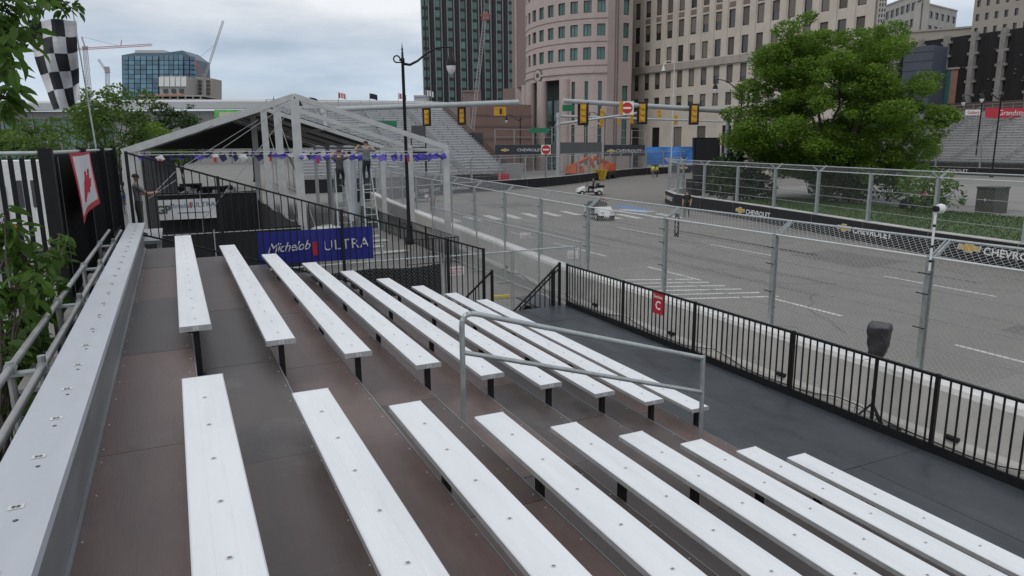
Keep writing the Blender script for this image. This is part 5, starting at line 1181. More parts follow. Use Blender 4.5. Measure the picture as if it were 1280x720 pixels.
W3 = (M_bronze, G_d, M_blind)
boxbuilding('civic_building', 1098, 1142, 8, 330, 300, 'pale concrete building with ribbon windows far behind the tree', M_pale, W3, 7, 9, wf=.75, hf=.5, back=3)
boxbuilding('civic_building', 1143, 1186, 4, 300, 320, 'pale concrete building wing with square windows below its flat roof', M_pale, W3, 6, 10, wf=.6, hf=.5, back=3)
boxbuilding('plaza_building', 1118, 1216, 42, 210, 200, 'low sand coloured wall building in front of the pale tower', M_pale2, W3, 1, 1, wf=.01, hf=.01, back=4)
boxbuilding('hotel_building', 1206, 1290, -26, 190, 176, 'beige hotel block with paired dark windows above the black draped structure', M_pale2, W3, 7, 12, wf=.4, hf=.5, back=8)
boxbuilding('distant_tower', 1086, 1099, -20, 400, 400, 'thin light tower seen between the office block and the pale building', M_pale, W3, 4, 30, wf=.6, hf=.6, back=6)
# black draped structure with pale pylons
dr = thing('draped_structure', LD(75, 128), 'black draped facade with pale concrete pylons above the right grandstand', 'building')
M_brownc = mat('brown_concrete', (.105,.082,.070), .85, var=.15, scale=.5, dirt=.2); M_pyl = mat('pylon_concrete', (.26,.25,.24), .85, var=.2, scale=.6)
a = LP(1118, 150); e = LP(1330, 122); L_ = (e-a).length; uu = (e-a)/L_; nn = Vector((uu.y, -uu.x, 0)); zt = gd(1280, 30, 127.0).z; zb = gd(1280, 124, 127).z
npan = 6; pw_ = L_/npan
for k in range(npan):
    m = MB(); S = 6
    for i in range(S):
        q = lambda s: a+uu*(pw_*(k+.09+.82*s))+nn*(.15*math.sin(s*9+k))
        m.face([q(i/S)+Vector((0,0,zb)), q((i+1)/S)+Vector((0,0,zb)), q((i+1)/S)+Vector((0,0,zt-.3)), q(i/S)+Vector((0,0,zt-.3))])
    m.obj('black_drape', M_blkm, dr)
    for i in range(4): q = a+uu*(pw_*(k+random.uniform(.2,.85)))+nn*.3; z_ = random.uniform(zb+1, zt-2); MB().box(q.x-.1, q.x+.1, q.y-.1, q.y+.1, z_, z_+.14).obj('tear_patch', M_pyl, dr)
for k in range(npan+1):
    q = a+uu*(pw_*k)+nn*.4; py_ = MB().box(q.x-.45, q.x+.45, q.y-.45, q.y+.45, zb-4, zt).obj('pylon', M_pyl, dr)
    for j in range(5): z_ = zb+(zt-zb)*(j+.5)/5; MB().bar(q-uu*.95+Vector((0,0,z_)), q+uu*.95+Vector((0,0,z_)), .5, .45).obj('bracket', M_pyl, py_)
MB().prism([tuple((a+nn*1.2).xy), tuple((e+nn*1.2).xy), tuple((e-nn*1).xy), tuple((a-nn*1).xy)], 0, zb-.1).obj('base_wall', M_brownc, dr)
for k in range(9): q = a+uu*(L_*(k+.5)/9)+nn*1.25; MB().box(q.x-.05, q.x+.05, q.y-.05, q.y+.05, 0, zb-.1).obj('joint', M_dkgrey, dr)
MB().prism([tuple((a-nn*2).xy), tuple((e-nn*2).xy), tuple((e-nn*20).xy), tuple((a-nn*20).xy)], 0, zt-.5).obj('core', M_tdark, dr)
pbx = thing('stair_tower', LD(73, 118), 'pinkish stair tower box with teal side against the black drape', 'building')
q0 = LP(1180, 139.5); q1 = LP(1215, 137); uq = (q1-q0).normalized(); nq = Vector((uq.y, -uq.x, 0)); zz0 = zb-.1; zz1 = gd(1200, 86, 138).z; q0 = q0+Vector((0,0,zz0)); q1 = q1+Vector((0,0,zz0))
MB().prism([tuple(q0.xy), tuple(q1.xy), tuple((q1-nq*4).xy), tuple((q0-nq*4).xy)], zz0, zz1).obj('box', mat('salmon_panel', (.30,.16,.12), .8), pbx); MB().hexa([q0+nq*.02, q0+uq*.9+nq*.02, q0+uq*.9, q0], [q0+nq*.02+Vector((0,0,zz1-zz0-.1)), q0+uq*.9+nq*.02+Vector((0,0,zz1-zz0-.1)), q0+uq*.9+Vector((0,0,zz1-zz0-.1)), q0+Vector((0,0,zz1-zz0-.1))]).obj('teal_panel', mat('teal_panel', (.02,.12,.11), .6), pbx)
MB().prism([tuple((q0+nq*.2).xy), tuple((q1+nq*.2).xy), tuple((q1-nq*4.2).xy), tuple((q0-nq*4.2).xy)], zz1, zz1+.3).obj('coping', M_pale, pbx)
mb2 = thing('blue_grey_building', LD(55, 150), 'blue grey metal clad box rising behind the tree crown edge', 'building'); q0 = LP(1126, 138); q1 = LP(1162, 134); uq = (q1-q0).normalized(); nq = Vector((uq.y, -uq.x, 0)); zz1 = gd(1150, 58, 136).z
MB().prism([tuple(q0.xy), tuple(q1.xy), tuple((q1-nq*6).xy), tuple((q0-nq*6).xy)], 0, zz1).obj('cladding', mat('blue_grey_clad', (.085,.10,.13), .5, var=.1), mb2)
for j in range(6): MB().bar(q0+nq*.03+Vector((0,0,zz1-1-1.6*j)), q1+nq*.03+Vector((0,0,zz1-1-1.6*j)), .06, .08).obj('seam', M_dkgrey, mb2)

# --- far left: convention hall, glass tower, cranes
hall = thing('convention_hall', LD(-60, 190), 'long grey convention hall with pale curved roof edge behind the trees', 'building')
a = LP(-40, 190); e = LP(560, 205); L_ = (e-a).length; uu = (e-a)/L_; nn = Vector((uu.y, -uu.x, 0)); zt = gd(300, 128, 195).z; M_hall = mat('hall_panel', (.30,.295,.285), .8, var=.08, scale=.15); M_hroof = mat('hall_roof', (.46,.47,.48), .6, var=.05)
facade(hall, a, uu, L_, 0, zt-2.0, [(L_*(.03+.028*k), L_*(.053+.028*k), 3.5, 12.0) for k in range(9)] + [(L_*(.03+.028*k), L_*(.053+.028*k), .5, 3.0) for k in range(9)], M_hall, (M_gfr, G_g2, M_blind), .3)
for k in range(30): q = a+uu*(L_*(k+.5)/30)+nn*.08; MB().box(q.x-.12, q.x+.12, q.y-.12, q.y+.12, 0, zt-2).obj('panel_joint', M_galvd, hall)
rfm = MB(); S = 24
for i in range(S):
    s0, s1 = i/S, (i+1)/S; f = lambda s: 2.2*math.sin(math.pi*s)**.5
    for (k0, h0), (k1, h1) in (((2.5,-2.4),(2.5,-.6)), ((2.5,-.6),(.5,.0)), ((.5,0),(-30,1.2)), ((2.5,-2.4),(-.2,-2.4))):
        rfm.face([a+uu*(L_*s0)+nn*k0+Vector((0,0,zt+h0+f(s0)*.4)), a+uu*(L_*s1)+nn*k0+Vector((0,0,zt+h0+f(s1)*.4)), a+uu*(L_*s1)+nn*k1+Vector((0,0,zt+h1+f(s1)*.4)), a+uu*(L_*s0)+nn*k1+Vector((0,0,zt+h1+f(s0)*.4))])
rfm.obj('roof_edge', M_hroof, hall); MB().prism([tuple((a-nn*.5).xy), tuple((e-nn*.5).xy), tuple((e-nn*30).xy), tuple((a-nn*30).xy)], 0, zt-2.1).obj('core', M_hall, hall)
M_posterG = mat('poster_green', (.12,.42,.12), .6, var=.3, scale=.6); M_posterR = mat('poster_red', (.45,.03,.03), .6)
for i, (x0_, x1_, y0_, y1_, mm_) in enumerate(((268,313,137,149,M_posterG), (326,356,138,147,M_posterG))):
    t = thing('wall_poster', hall.location, ('green framed poster on the hall wall above the tent ridge', 'green and yellow poster strip on the hall wall right of the tent apex')[i], 'poster'); p = [gd(px, py, 184) for px, py in ((x0_,y1_),(x1_,y1_),(x1_,y0_),(x0_,y0_))]; MB().extr(p, -EF*.1).obj('frame', mm_, t); p = [gd(px, py, 183.8) for px, py in ((x0_+6,y1_-3),(x1_-6,y1_-3),(x1_-6,y0_+3),(x0_+6,y0_+3))]; MB().extr(p, -EF*.05).obj('print', mat('poster_pale', (.5,.47,.35), .6), t)
bg_ = thing('glass_office', LD(-320, 600), 'blue glass office building with sloped top beyond the convention hall', 'building')
G_bl = glass('sky_blue', (.10,.20,.27), .1); G_bl2 = glass('deep_blue', (.055,.12,.20), .1); M_bfr = mat('blue_frame', (.10,.15,.19), .5)
def fpoly(pts, dep, thick, m, nm, par): MB().extr([gd(x, y, dep) for x, y in pts], EF*thick).obj(nm, m, par)
D_ = 600
fpoly([(153,128),(245,128),(243,74),(228,63),(206,66),(168,66),(152,69)], D_+2, 30, M_bfr, 'core', bg_)
for r_ in range(10):
    y0_ = 70+r_*5.8
    for k in range(6):
        xa = 153+k*(45/6); fpoly([(xa+.5,y0_+5.1),(xa+7.0,y0_+5.1),(xa+7.0,y0_),(xa+.5,y0_)], D_, 1.5, G_bl, 'pane', bg_)
    for k in range(5):
        xa = 199+k*(30/5); fpoly([(xa+.4,y0_+5.1),(xa+5.6,y0_+5.1),(xa+5.6,y0_-(1.5 if r_ == 0 else 0)),(xa+.4,y0_-(1.5 if r_ == 0 else 0))], D_-1, 1.5, G_bl, 'pane', bg_)
    for k in range(2):
        xa = 230+k*7; fpoly([(xa+.4,y0_+5.1),(xa+6.4,y0_+5.1),(xa+6.2,y0_+1.2*k),(xa+.4,y0_)], D_-.5, 1.5, G_bl2, 'pane', bg_)
fpoly([(168,67),(206,67),(204,62.5),(169,62.5)], D_+4, 14, M_hroof, 'plant_room', bg_)
wc = thing('construction_block', LD(-270, 520), 'unfinished building with white wrapped upper floors in front of the glass office', 'building')
fpoly([(200,120),(232,120),(232,95),(200,95)], 520, 20, M_pale, 'core', wc)
for k in range(5): fpoly([(198.5+7*k,108),(204.5+7*k,108),(204.5+7*k,96),(198.5+7*k,96)], 519, .6, M_white, 'white_sheet', wc)
for k in range(3): fpoly([(204+10*k,116),(209+10*k,116),(209+10*k,111),(204+10*k,111)], 519, .6, M_dkgrey, 'opening', wc)
pg = thing('parking_deck', LD(-230, 420), 'open concrete parking deck with dark storeys and orange rail', 'building')
for j, y0_ in enumerate((119,123.5,128)): fpoly([(172,y0_+1.6),(253,y0_+1.6),(253,y0_),(172,y0_)], 420, 25, M_pale, 'slab', pg)
fpoly([(173,130),(252,130),(252,119.5),(173,119.5)], 428, 10, M_tdark, 'interior', pg)
for k in range(9): fpoly([(174+9.5*k,130),(175+9.5*k,130),(175+9.5*k,120),(174+9.5*k,120)], 419.5, 1, M_pale, 'column', pg)
fpoly([(176,119.2),(230,119.2),(230,118.4),(176,118.4)], 419, .5, MATS['stripe_orange'], 'rail', pg)
ct = thing('concrete_tower', LD(-230, 540), 'narrow concrete tower under construction with stacked dark openings', 'building'); fpoly([(245,127),(265,127),(265,98),(245,96)], 540, 18, M_pale2, 'core', ct)
for j in range(5):
    for k in range(2): fpoly([(248+9*k,103+5*j),(253+9*k,103+5*j),(253+9*k,100+5*j),(248+9*k,100+5*j)], 539.3, .6, M_dkgrey, 'window', ct)
# tower cranes
M_crr = mat('crane_red', (.42,.10,.08), .6); M_crw = mat('crane_grey', (.38,.36,.36), .6)
def lattice(m, p, q, w, n, mi=0):
    p, q = Vector(p), Vector(q); d = (q-p).normalized(); a = d.orthogonal().normalized(); a = ER if abs(d.dot(ER)) < .7 else Vector((0,0,1)); b = d.cross(a).normalized(); a = b.cross(d).normalized(); C = [a*w+b*w, -a*w+b*w, -a*w-b*w, a*w-b*w]
    for c in C: m.bar(p+c, q+c, w*.28)
    for k in range(n):
        s0 = p.lerp(q, k/n); s1 = p.lerp(q, (k+1)/n)
        for i in range(4): m.bar(s0+C[i], s1+C[(i+1)%4], w*.18)
    return m
c1 = thing('tower_crane', LD(-290, 480), 'red and grey tower crane with horizontal jib beside the checkered flag', 'crane'); dC = 480
lattice(MB(), gd(114,140,dC), gd(106,58,dC), 1.0, 22).obj('mast', M_crw, c1); lattice(MB(), gd(96,61.5,dC), gd(190,56,dC), .55, 40).obj('jib', M_crr, c1); MB().bar(gd(106,58,dC), gd(102,46,dC), .7).obj('apex', M_crw, c1); MB().bar(gd(102,46,dC), gd(150,57.5,dC), .22).obj('tie_bar', M_crw, c1); MB().bar(gd(151,57,dC), gd(152,50,dC), .35).obj('cat_head', M_crr, c1); MB().hexa(*[[gd(x,y,dC+k) for x,y,k in ((103,62,0),(110,62,0),(110,62,2),(103,62,2))], [gd(x,y,dC+k) for x,y,k in ((103,57.5,0),(110,57.5,0),(110,57.5,2),(103,57.5,2))]]).obj('cab', M_crw, c1)
c2 = thing('luffing_crane', LD(-230, 520), 'luffing crane with long raised grey jib beyond the glass office', 'crane'); dC = 520
lattice(MB(), gd(255,100,dC), gd(279,26,dC), .5, 36).obj('jib', M_crw, c2); lattice(MB(), gd(253,94,dC), gd(244,76,dC), .5, 8).obj('counter_boom', M_crr, c2); MB().bar(gd(244,76,dC), gd(270,55,dC), .15).obj('cable', M_crw, c2); lattice(MB(), gd(255,120,dC), gd(255,92,dC), .9, 8).obj('mast', M_crw, c2)
c3 = thing('distant_crane', LD(-330, 650), 'small pale crane top just left of the glass office', 'crane'); dC = 650
lattice(MB(), gd(135,120,dC), gd(134,88,dC), 1.2, 9).obj('mast', M_crw, c3); lattice(MB(), gd(135,92,dC), gd(123,74,dC), .7, 9).obj('jib', M_crw, c3); MB().box(*[c for p in [(gd(134,88,dC).x-2, gd(134,88,dC).x+2), (gd(134,88,dC).y-2, gd(134,88,dC).y+2), (gd(134,88,dC).z-2, gd(134,88,dC).z+3)] for c in p]).obj('cab', M_crw, c3)
# ------------------------------------------------------------------ grandstands
M_seat = mat('grandstand_seat', (.66,.67,.68), .5, .1, var=.08, scale=1.5); M_risr = mat('grandstand_riser', (.36,.365,.37), .55, .2, var=.12, scale=1.2); M_under = mat('grandstand_under', (.085,.085,.09), .7)
def grandstand(O, along, back, length, nrow, run, rise, z0, nsec, label, seat_m=M_seat, gap=1.3, missing=()):
    O = Vector(O); al = Vector(along).normalized(); bk = Vector(back).normalized(); up = Vector((0,0,1)); t = thing('grandstand', O, label, 'grandstand'); sl = (length-gap*(nsec-1))/nsec
    sm = {}
    for i in range(nrow):
        b = O+bk*(run*i)+up*(z0+rise*i)
        MB().hexa([b+up*-.45+bk*.05, b+al*length+up*-.45+bk*.05, b+al*length+up*-.45+bk*(run-.02), b+up*-.45+bk*(run-.02)], [b+up*-.40+bk*.05, b+al*length+up*-.40+bk*.05, b+al*length+up*-.40+bk*(run-.02), b+up*-.40+bk*(run-.02)]).obj('footboard', M_fascia, t)
        MB().hexa([b+up*-.44+bk*.02, b+al*length+up*-.44+bk*.02, b+al*length+up*-.44+bk*.045, b+up*-.44+bk*.045], [b+up*(-.44+rise*.9)*1+bk*(-.0) if False else b+up*-.13+bk*.02, b+al*length+up*-.13+bk*.02, b+al*length+up*-.13+bk*.045, b+up*-.13+bk*.045]).obj('riser', M_risr, t)
        for s in range(nsec):
            c = b+al*((sl+gap)*s); MB().hexa([c-up*.05, c+al*sl-up*.05, c+al*sl-up*.05+bk*.28, c-up*.05+bk*.28], [c, c+al*sl, c+al*sl+bk*.28, c+bk*.28]).obj('bench', seat_m, t)
    lg = MB()
    for i in range(nrow):
        b = O+bk*(run*i+.14)+up*(z0+rise*i)
        for k in range(int(length/1.9)): c = b+al*(k*1.9+.4+.2*(i%2)); lg.bar(c-up*.42, c-up*.05, .13)
    stuff(lg.obj('bench_legs', M_blk, t))
    for s in range(1, nsec):                # aisle rails
        for w in (-gap*.5,):
            c = O+al*((sl+gap)*s-gap*.5); m = MB(); a = c+up*(z0+.45); e = c+bk*(run*nrow)+up*(z0+.45+rise*nrow); m.bar(a, e, .06); 
            for k in range(0, nrow+1, 3): q = c+bk*(run*k)+up*(z0+rise*k); m.bar(q-up*.4, q+up*.45, .05)
            m.obj('aisle_rail', M_pipe, t)
    for s in (0, 1):
        c = O+al*(length*s); a = c+up*(z0+.6); e = c+bk*(run*nrow)+up*(z0+.6+rise*nrow); m = MB(); m.bar(a, e, .06); m.bar(a-up*.5, e-up*.5, .05)
        for k in range(0, nrow*2): q = c+bk*(run*k/2)+up*(z0+rise*k/2); m.bar(q-up*.5, q+up*.6, .035)
        m.obj('side_rail', M_blk, t)
    bt = O+bk*(run*nrow)+up*(z0+rise*nrow); m = MB(); m.bar(bt+up*.7, bt+al*length+up*.7, .06); m.bar(bt+up*.2, bt+al*length+up*.2, .05)
    for k in range(int(length/1.5)+1): m.bar(bt+al*(k*1.5)-up*.5, bt+al*(k*1.5)+up*.7, .05)
    m.obj('back_rail', M_pipe, t)
    n = int(length/3.0)
    for k in range(n+1):
        m = MB(); c = O+al*(length*k/n)
        for j in range(0, nrow+1, 4): q = c+bk*(run*j); m.bar(q, q+up*(z0+rise*j-.5), .08)
        m.bar(c+up*.3, c+bk*(run*nrow)+up*.3, .06); m.bar(c+up*.3, c+bk*(run*nrow)+up*(z0+rise*nrow-.6), .06); m.obj('frame', M_pipe, t)
    m = MB(); m.hexa([O-bk*.05, O+al*length-bk*.05, O+al*length, O], [O-bk*.05+up*(z0-.5), O+al*length-bk*.05+up*(z0-.5), O+al*length+up*(z0-.5), O+up*(z0-.5)]); m.obj('front_skirt', M_blkm, t)
    return t
g1 = grandstand((11.5, 75.5, 0), (1,0,0), (0,1,0), 23.5, 26, .84, .305, 1.9, 4, 'large silver bleacher grandstand across the track, seen behind the tent frames')
# signs on and near it
def flat_sign(name, px0, px1, py0, py1, dep, m, label, txt=None, size=None, ink=LN, cat='sign', posts=False, tx=.5):
    p = [gd(x, y, dep) for x, y in ((px0,py1),(px1,py1),(px1,py0),(px0,py0))]; c = (p[0]+p[2])/2; t = thing(name, (c.x, c.y, p[0].z), label, cat); MB().extr(p, EF*.06).obj('panel', m, t)
    if txt: letters(txt, size or (p[3]-p[0]).length*.85, p[0].lerp(p[1], tx)+(p[3]-p[0])*.48-EF*.03, (p[1]-p[0]), (p[3]-p[0]), ink, t, extrude=.004)
    if posts:
        for q in (p[0], p[1]): MB().bar((q.x+.02, q.y+.1, 0), (q.x+.02, q.y+.1, q.z), .1).obj('post', M_blk, t)
    return t
flat_sign('grandstand_sign', 324, 402, 139, 148, 96, M_red, 'red board with white lettering on top of the silver grandstand', 'Grandstand', tx=.5)
flat_sign('sponsor_board', 514, 532, 157, 170, 73, M_dkgrey, 'grey mesh board with pale emblem hanging before the silver grandstand', None, posts=True)
flat_sign('sponsor_board', 514, 532, 184, 201, 72.6, M_blk, 'black board with thin red edge below the grey board', None, posts=True)
flat_sign('street_sign', 470, 496, 151, 160, 60, mat('sign_green', (.01,.16,.075), .5), 'green street name sign with white text above the tent eave', None)
flat_sign('street_sign', 662, 686, 160, 166, 85, MATS['sign_green'], 'small green street name sign below the right signal arms', None)
flat_sign('street_sign', 703, 716, 131, 139, 54, MATS['sign_green'], 'dark green sign at the free end of the long signal arm', None)
for i, (px, py, c, lab) in enumerate(((390,124,M_blk,'black feather flag on top of the grandstand'), (426,118,M_red,'red and white flag on top of the grandstand'), (465,119,M_navy,'dark blue flag on top of the grandstand'), (501,119,MATS['sticker_white'],'pale striped flag on top of the grandstand near the lamp post'), (535,115,M_ink,'small checkered flag near the base of the dark tower'))):
    b = gd(px-3, 141, 101); tp = gd(px-3, py-3, 101); t = thing('flag', b, lab, 'flag'); MB().cyl((b.x, b.y, b.z-1), tp, .035, n=5).obj('pole', M_galvd, t); m = MB()
    for k in range(6):
        f = lambda s: tp+ER*(1.05*s)+Vector((0,0,-.08-.25*s*s))+EF*(.12*math.sin(6*s)); hh = Vector((0,0,-.72))
        m.face([f(k/6)+hh, f((k+1)/6)+hh, f((k+1)/6), f(k/6)], (k % 2) if i in (1,3,4) else 0)
    m.obj('cloth', [c, M_white if i != 3 else M_red], t)
# right grandstand
g2 = grandstand((99, 86, 0), (0,-1,0), (1,0,0), 48, 20, .82, .36, 2.2, 7, 'silver bleacher grandstand below the black draped facade on the right side road')
sg2 = thing('grandstand_sign', (112, 56, 8), 'long red sign with white lettering above the right grandstand', 'sign')
def wsign(px0, px1, py0, py1, dep, m, t, txt, ink, name='panel', tx=.5):
    p = [gd(x, y, dep) for x, y in ((px0,py1),(px1,py1),(px1,py0),(px0,py0))]; MB().extr(p, EF*.08).obj(name, m, t); letters(txt, (p[3]-p[0]).length*.80, p[0].lerp(p[1], tx)+(p[3]-p[0])*.48-EF*.04, (p[1]-p[0]), (p[3]-p[0]), ink, t, extrude=.004, sx=.92)
    for s in (.15, .5, .85): q = p[0].lerp(p[1], s); MB().bar((q.x+.1, q.y+.1, 0), (q.x+.1, q.y+.1, q.z), .12).obj('post', M_pipe, t)
wsign(1232, 1312, 135, 147, 107, M_red, sg2, 'Grandstand', LN, tx=.45)
sg3 = thing('gallery_sign', (110, 62, 8), 'small white sign with red lettering left of the long red sign', 'sign'); wsign(1207, 1226, 137, 144, 108, M_white, sg3, 'Gallery', M_red)
# ------------------------------------------------------------------ traffic signals
M_arm = mat('signal_pole_grey', (.40,.42,.43), .45, .3, var=.08); M_sig = mat('signal_yellow', (.55,.30,.02), .5, var=.1); M_sblk = mat('signal_backplate', (.012,.012,.013), .6)
def signal(t, p, s, back=True):
    """hanging three lamp signal head with black backplate, p = top centre"""
    x = ER; y = EF; u_ = Vector((0,0,1)); p = Vector(p); h_ = 1.05*s; w = .34*s
    def bx(c, hw, hd, z0, z1, m, n, par=t): b = [c-x*hw-y*hd+u_*z0, c+x*hw-y*hd+u_*z0, c+x*hw+y*hd+u_*z0, c-x*hw+y*hd+u_*z0]; tt = [c-x*hw-y*hd+u_*z1, c+x*hw-y*hd+u_*z1, c+x*hw+y*hd+u_*z1, c-x*hw+y*hd+u_*z1]; return MB().hexa(b, tt).obj(n, m, par)
    hd = bx(p, w*.5, .12*s, -h_, -.0, M_sig, 'signal_head')
    if back: bx(p+y*.03, w*.95, .02, -h_-.14*s, .12*s, M_sblk, 'backplate', hd)
    for k in range(3):
        c = p-y*.13*s+u_*(-h_*(k+.5)/3); MB().cyl(c, c-y*.16*s, .13*s, .125*s, n=10).obj('visor', M_sig, hd); MB().cyl(c+y*.001, c-y*.02*s, .11*s, n=10).obj('lens', mat('lens_dark', (.03,.02,.015), .2), hd)
def mast(name, post_px, post_base, arms, dep, label, signals, pr=.19):
    t = thing(name, LP(post_px, dep), label, 'traffic signal'); q = LP(post_px, dep); top = max(a[2] for a in arms); z_top = gd(post_px, min(a[1] for a in arms), dep).z+.4
    MB().cyl((q.x, q.y, 0), (q.x, q.y, z_top), pr, pr*.8, n=12).obj('post', M_arm, t, True); MB().cyl((q.x, q.y, 0), (q.x, q.y, .25), pr*1.6, n=12).obj('base', M_arm, t)
    for (px, py, px2, py2, d2, r0, r1) in [(a[0], a[1], a[3], a[4], a[5], a[6], a[7]) for a in arms]:
        MB().cyl(gd(px, py, dep), gd(px2, py2, d2), r0, r1, n=12).obj('arm', M_arm, t, True); MB().cyl(gd(px, py, dep)-Vector((0,0,.22)), gd(px, py, dep)+Vector((0,0,.22)), pr*1.25, n=10).obj('collar', M_arm, t)
    for (px, py, d_, s, bkp) in signals: signal(t, gd(px, py, d_), s, bkp)
    return t
t1 = mast('traffic_signal', 405, 0, [(405,137,0,648,128,56,.17,.21)], 52, 'grey signal mast arm with yellow backed heads beside the street lamp', [(533,137.5,54,.98,True),(577,136,55,.98,True)])
hb = gd(625,134,55.5); fr = MB(); fr.box(hb.x-.45, hb.x+.45, hb.y-.12, hb.y+.12, hb.z-.62, hb.z+.02); fr.obj('yellow_housing', M_sig, t1); fr = MB(); fr.box(hb.x-.08, hb.x+.08, hb.y-.16, hb.y-.121, hb.z-.5, hb.z-.1); fr.obj('housing_slot', M_sblk, t1)
t2 = mast('traffic_signal', 912, 0, [(912,139,0,704,126,53,.21,.16)], 58, 'long grey signal arm crossing before the beige office block from the tree', [(729,130.5,53.5,1.25,True),(803,130,55,1.25,True),(868,132,56,1.2,True)])
t3 = mast('traffic_signal', 698, 0, [(698,155,0,800,141,84,.17,.12), (698,145,0,905,152,96,.16,.12)], 90, 'far grey signal post with two lower arms in front of the round columns', [(753,136,88,1.35,False),(752,144,88,1.3,False),(790,141,86,1.2,False),(824,136,94,1.3,False),(845,143,95,1.2,False),(871,142,95,1.2,False),(773,148,89,.8,False)], .26)
def round_sign(t, px, py, dep, r, square=None):
    c = gd(px, py, dep)
    if square: MB().extr([c+ER*a*square+Vector((0,0,b*square)) for a, b in ((-1,-1),(1,-1),(1,1),(-1,1))], EF*.03).obj('backing', square_m, t)
    MB().extr([c-EF*.02+ER*(r*math.cos(k*.3142))+Vector((0,0,r*math.sin(k*.3142))) for k in range(20)], EF*.015).obj('red_disc', mat('disc_red', (.50,.02,.02), .4), t); MB().extr([c-EF*.035+ER*a*r*.72+Vector((0,0,b*r*.17)) for a, b in ((-1,-1),(1,-1),(1,1),(-1,1))], EF*.01).obj('white_bar', LN, t)
square_m = M_white
de = thing('no_entry_sign', gd(784,135,54.2), 'no entry sign on a yellow and white plate fixed to the long signal arm', 'sign'); round_sign(de, 784, 135, 54.0, .40, .48); q = gd(776.5, 135, 54.05); MB().box(q.x-.16, q.x+.1, q.y-.1, q.y, q.z-.5, q.z+.5).obj('yellow_plate', M_sig, de)
sq = gd(682.5, 187, 86); de2 = thing('no_entry_sign', (sq.x, sq.y, 0), 'no entry sign on a black ornamental post behind the far barrier', 'sign'); round_sign(de2, 682.5, 187, 86, .52, .56); MB().cyl((sq.x, sq.y+.1, 0), (sq.x, sq.y+.1, sq.z+1.1), .07, n=8).obj('post', M_blk, de2); MB().lathe([(.05,0),(.14,.08),(.1,.2),(.0,.34)], (sq.x, sq.y+.1, sq.z+1.1), 10).obj('finial', M_blk, de2, True)
# ------------------------------------------------------------------ street lamps
def lamp_proto(h, label, arm=2.45):
    t = thing('street_lamp', (0,0,0), label, 'street lamp'); m = MB(); m.lathe([(.22,0),(.22,.25),(.15,.4),(.12,.9),(.10,1.0),(.085,2.5),(.075,h-.55),(.10,h-.5),(.10,h-.35),(.06,h-.3),(.05,h-.05),(.03,h),(.055,h+.08),(.03,h+.14),(.0,h+.42)], (0,0,0), 12); m.obj('post', M_blk, t, True)
    z = h-.42; pts = [(0,0,z-.15),(.35,0,z-.2),(.75,0,z),(1.2,0,z+.36),(1.7,0,z+.62),(2.15,0,z+.70),(arm+.1,0,z+.70)]; m = MB()
    for k in range(len(pts)-1): m.cyl(pts[k], pts[k+1], .065-.006*k, .059-.006*k, n=8)
    m.obj('arm', M_blk, t, True); c = [(0,0,z-.1)] + [(-.28-.16*math.cos(a), 0, z+.04+.16*math.sin(a)) for a in np.linspace(-1.2, 3.6, 9)]; MB().tube(c, .035, 6).obj('scroll', M_blk, t)
    hd = MB().lathe([(.03,.02),(.05,-.12),(.09,-.2),(.10,-.42),(.16,-.5),(.20,-.62),(.24,-.80),(.24,-.86),(.0,-.86)], (arm,0,z+.70), 14).obj('luminaire', M_blk, t, True); MB().lathe([(.225,-.862),(.22,-.98),(.16,-1.16),(.06,-1.28),(.0,-1.31)], (arm,0,z+.70), 14).obj('lens', mat('lamp_lens', (.62,.65,.68), .25), hd, True); return t
lp0 = lamp_proto(9.25, 'black ornamental street lamp with scrolled arm in front of the tent and dark tower'); lp0.location = (10.41, 34.3, 0)
for (px, dep, rz, sc, lab) in ((341, 72, 0, 1.0, 'black street lamp rising behind the tent apex'), (309, 98, 0, 1.0, 'smaller black street lamp further back above the tent roof'), (650, 112, R(180), .95, 'black street lamp in front of the striped podium wall'), (757, 112, R(180)-YAW, .98, 'black street lamp beside the round columns'), (1230, 100, R(160), 1.12, 'black street lamp post left of the red grandstand sign'), (1253, 92, R(165), 1.12, 'black street lamp post crossing the red grandstand sign'), (928, 86, R(170)-YAW, 1.25, 'dark lamp arm reaching out of the tree crown before the office block')):
    o = copy_tree(lp0); q = LP(px, dep); o.location = (q.x, q.y, 0); o.rotation_euler = (0,0,rz); o.scale = (sc,sc,sc); o['label'] = lab
wl = thing('street_lamp', (0,0,0), 'thin pale street lamp with a curved top before the beige office block', 'street lamp'); q = LP(842, 100); zt_ = gd(842, 77, 100).z; wl.location = (q.x, q.y, 0)
MB().cyl((q.x,q.y,0), (q.x,q.y,zt_-.5), .09, .06, n=8).obj('post', M_silver, wl); MB().tube([Vector((q.x,q.y,zt_-.5)), Vector((q.x,q.y,zt_))-ER*.25, Vector((q.x,q.y,zt_+.1))-ER*.8, Vector((q.x,q.y,zt_))-ER*1.25, Vector((q.x,q.y,zt_-.5))-ER*1.45], .05, 6).obj('arm', M_silver, wl); MB().lathe([(.05,.2),(.2,-.3),(.28,-.6),(0,-.6)], Vector((q.x,q.y,zt_-.6))-ER*1.45, 10).obj('luminaire', M_silver, wl)

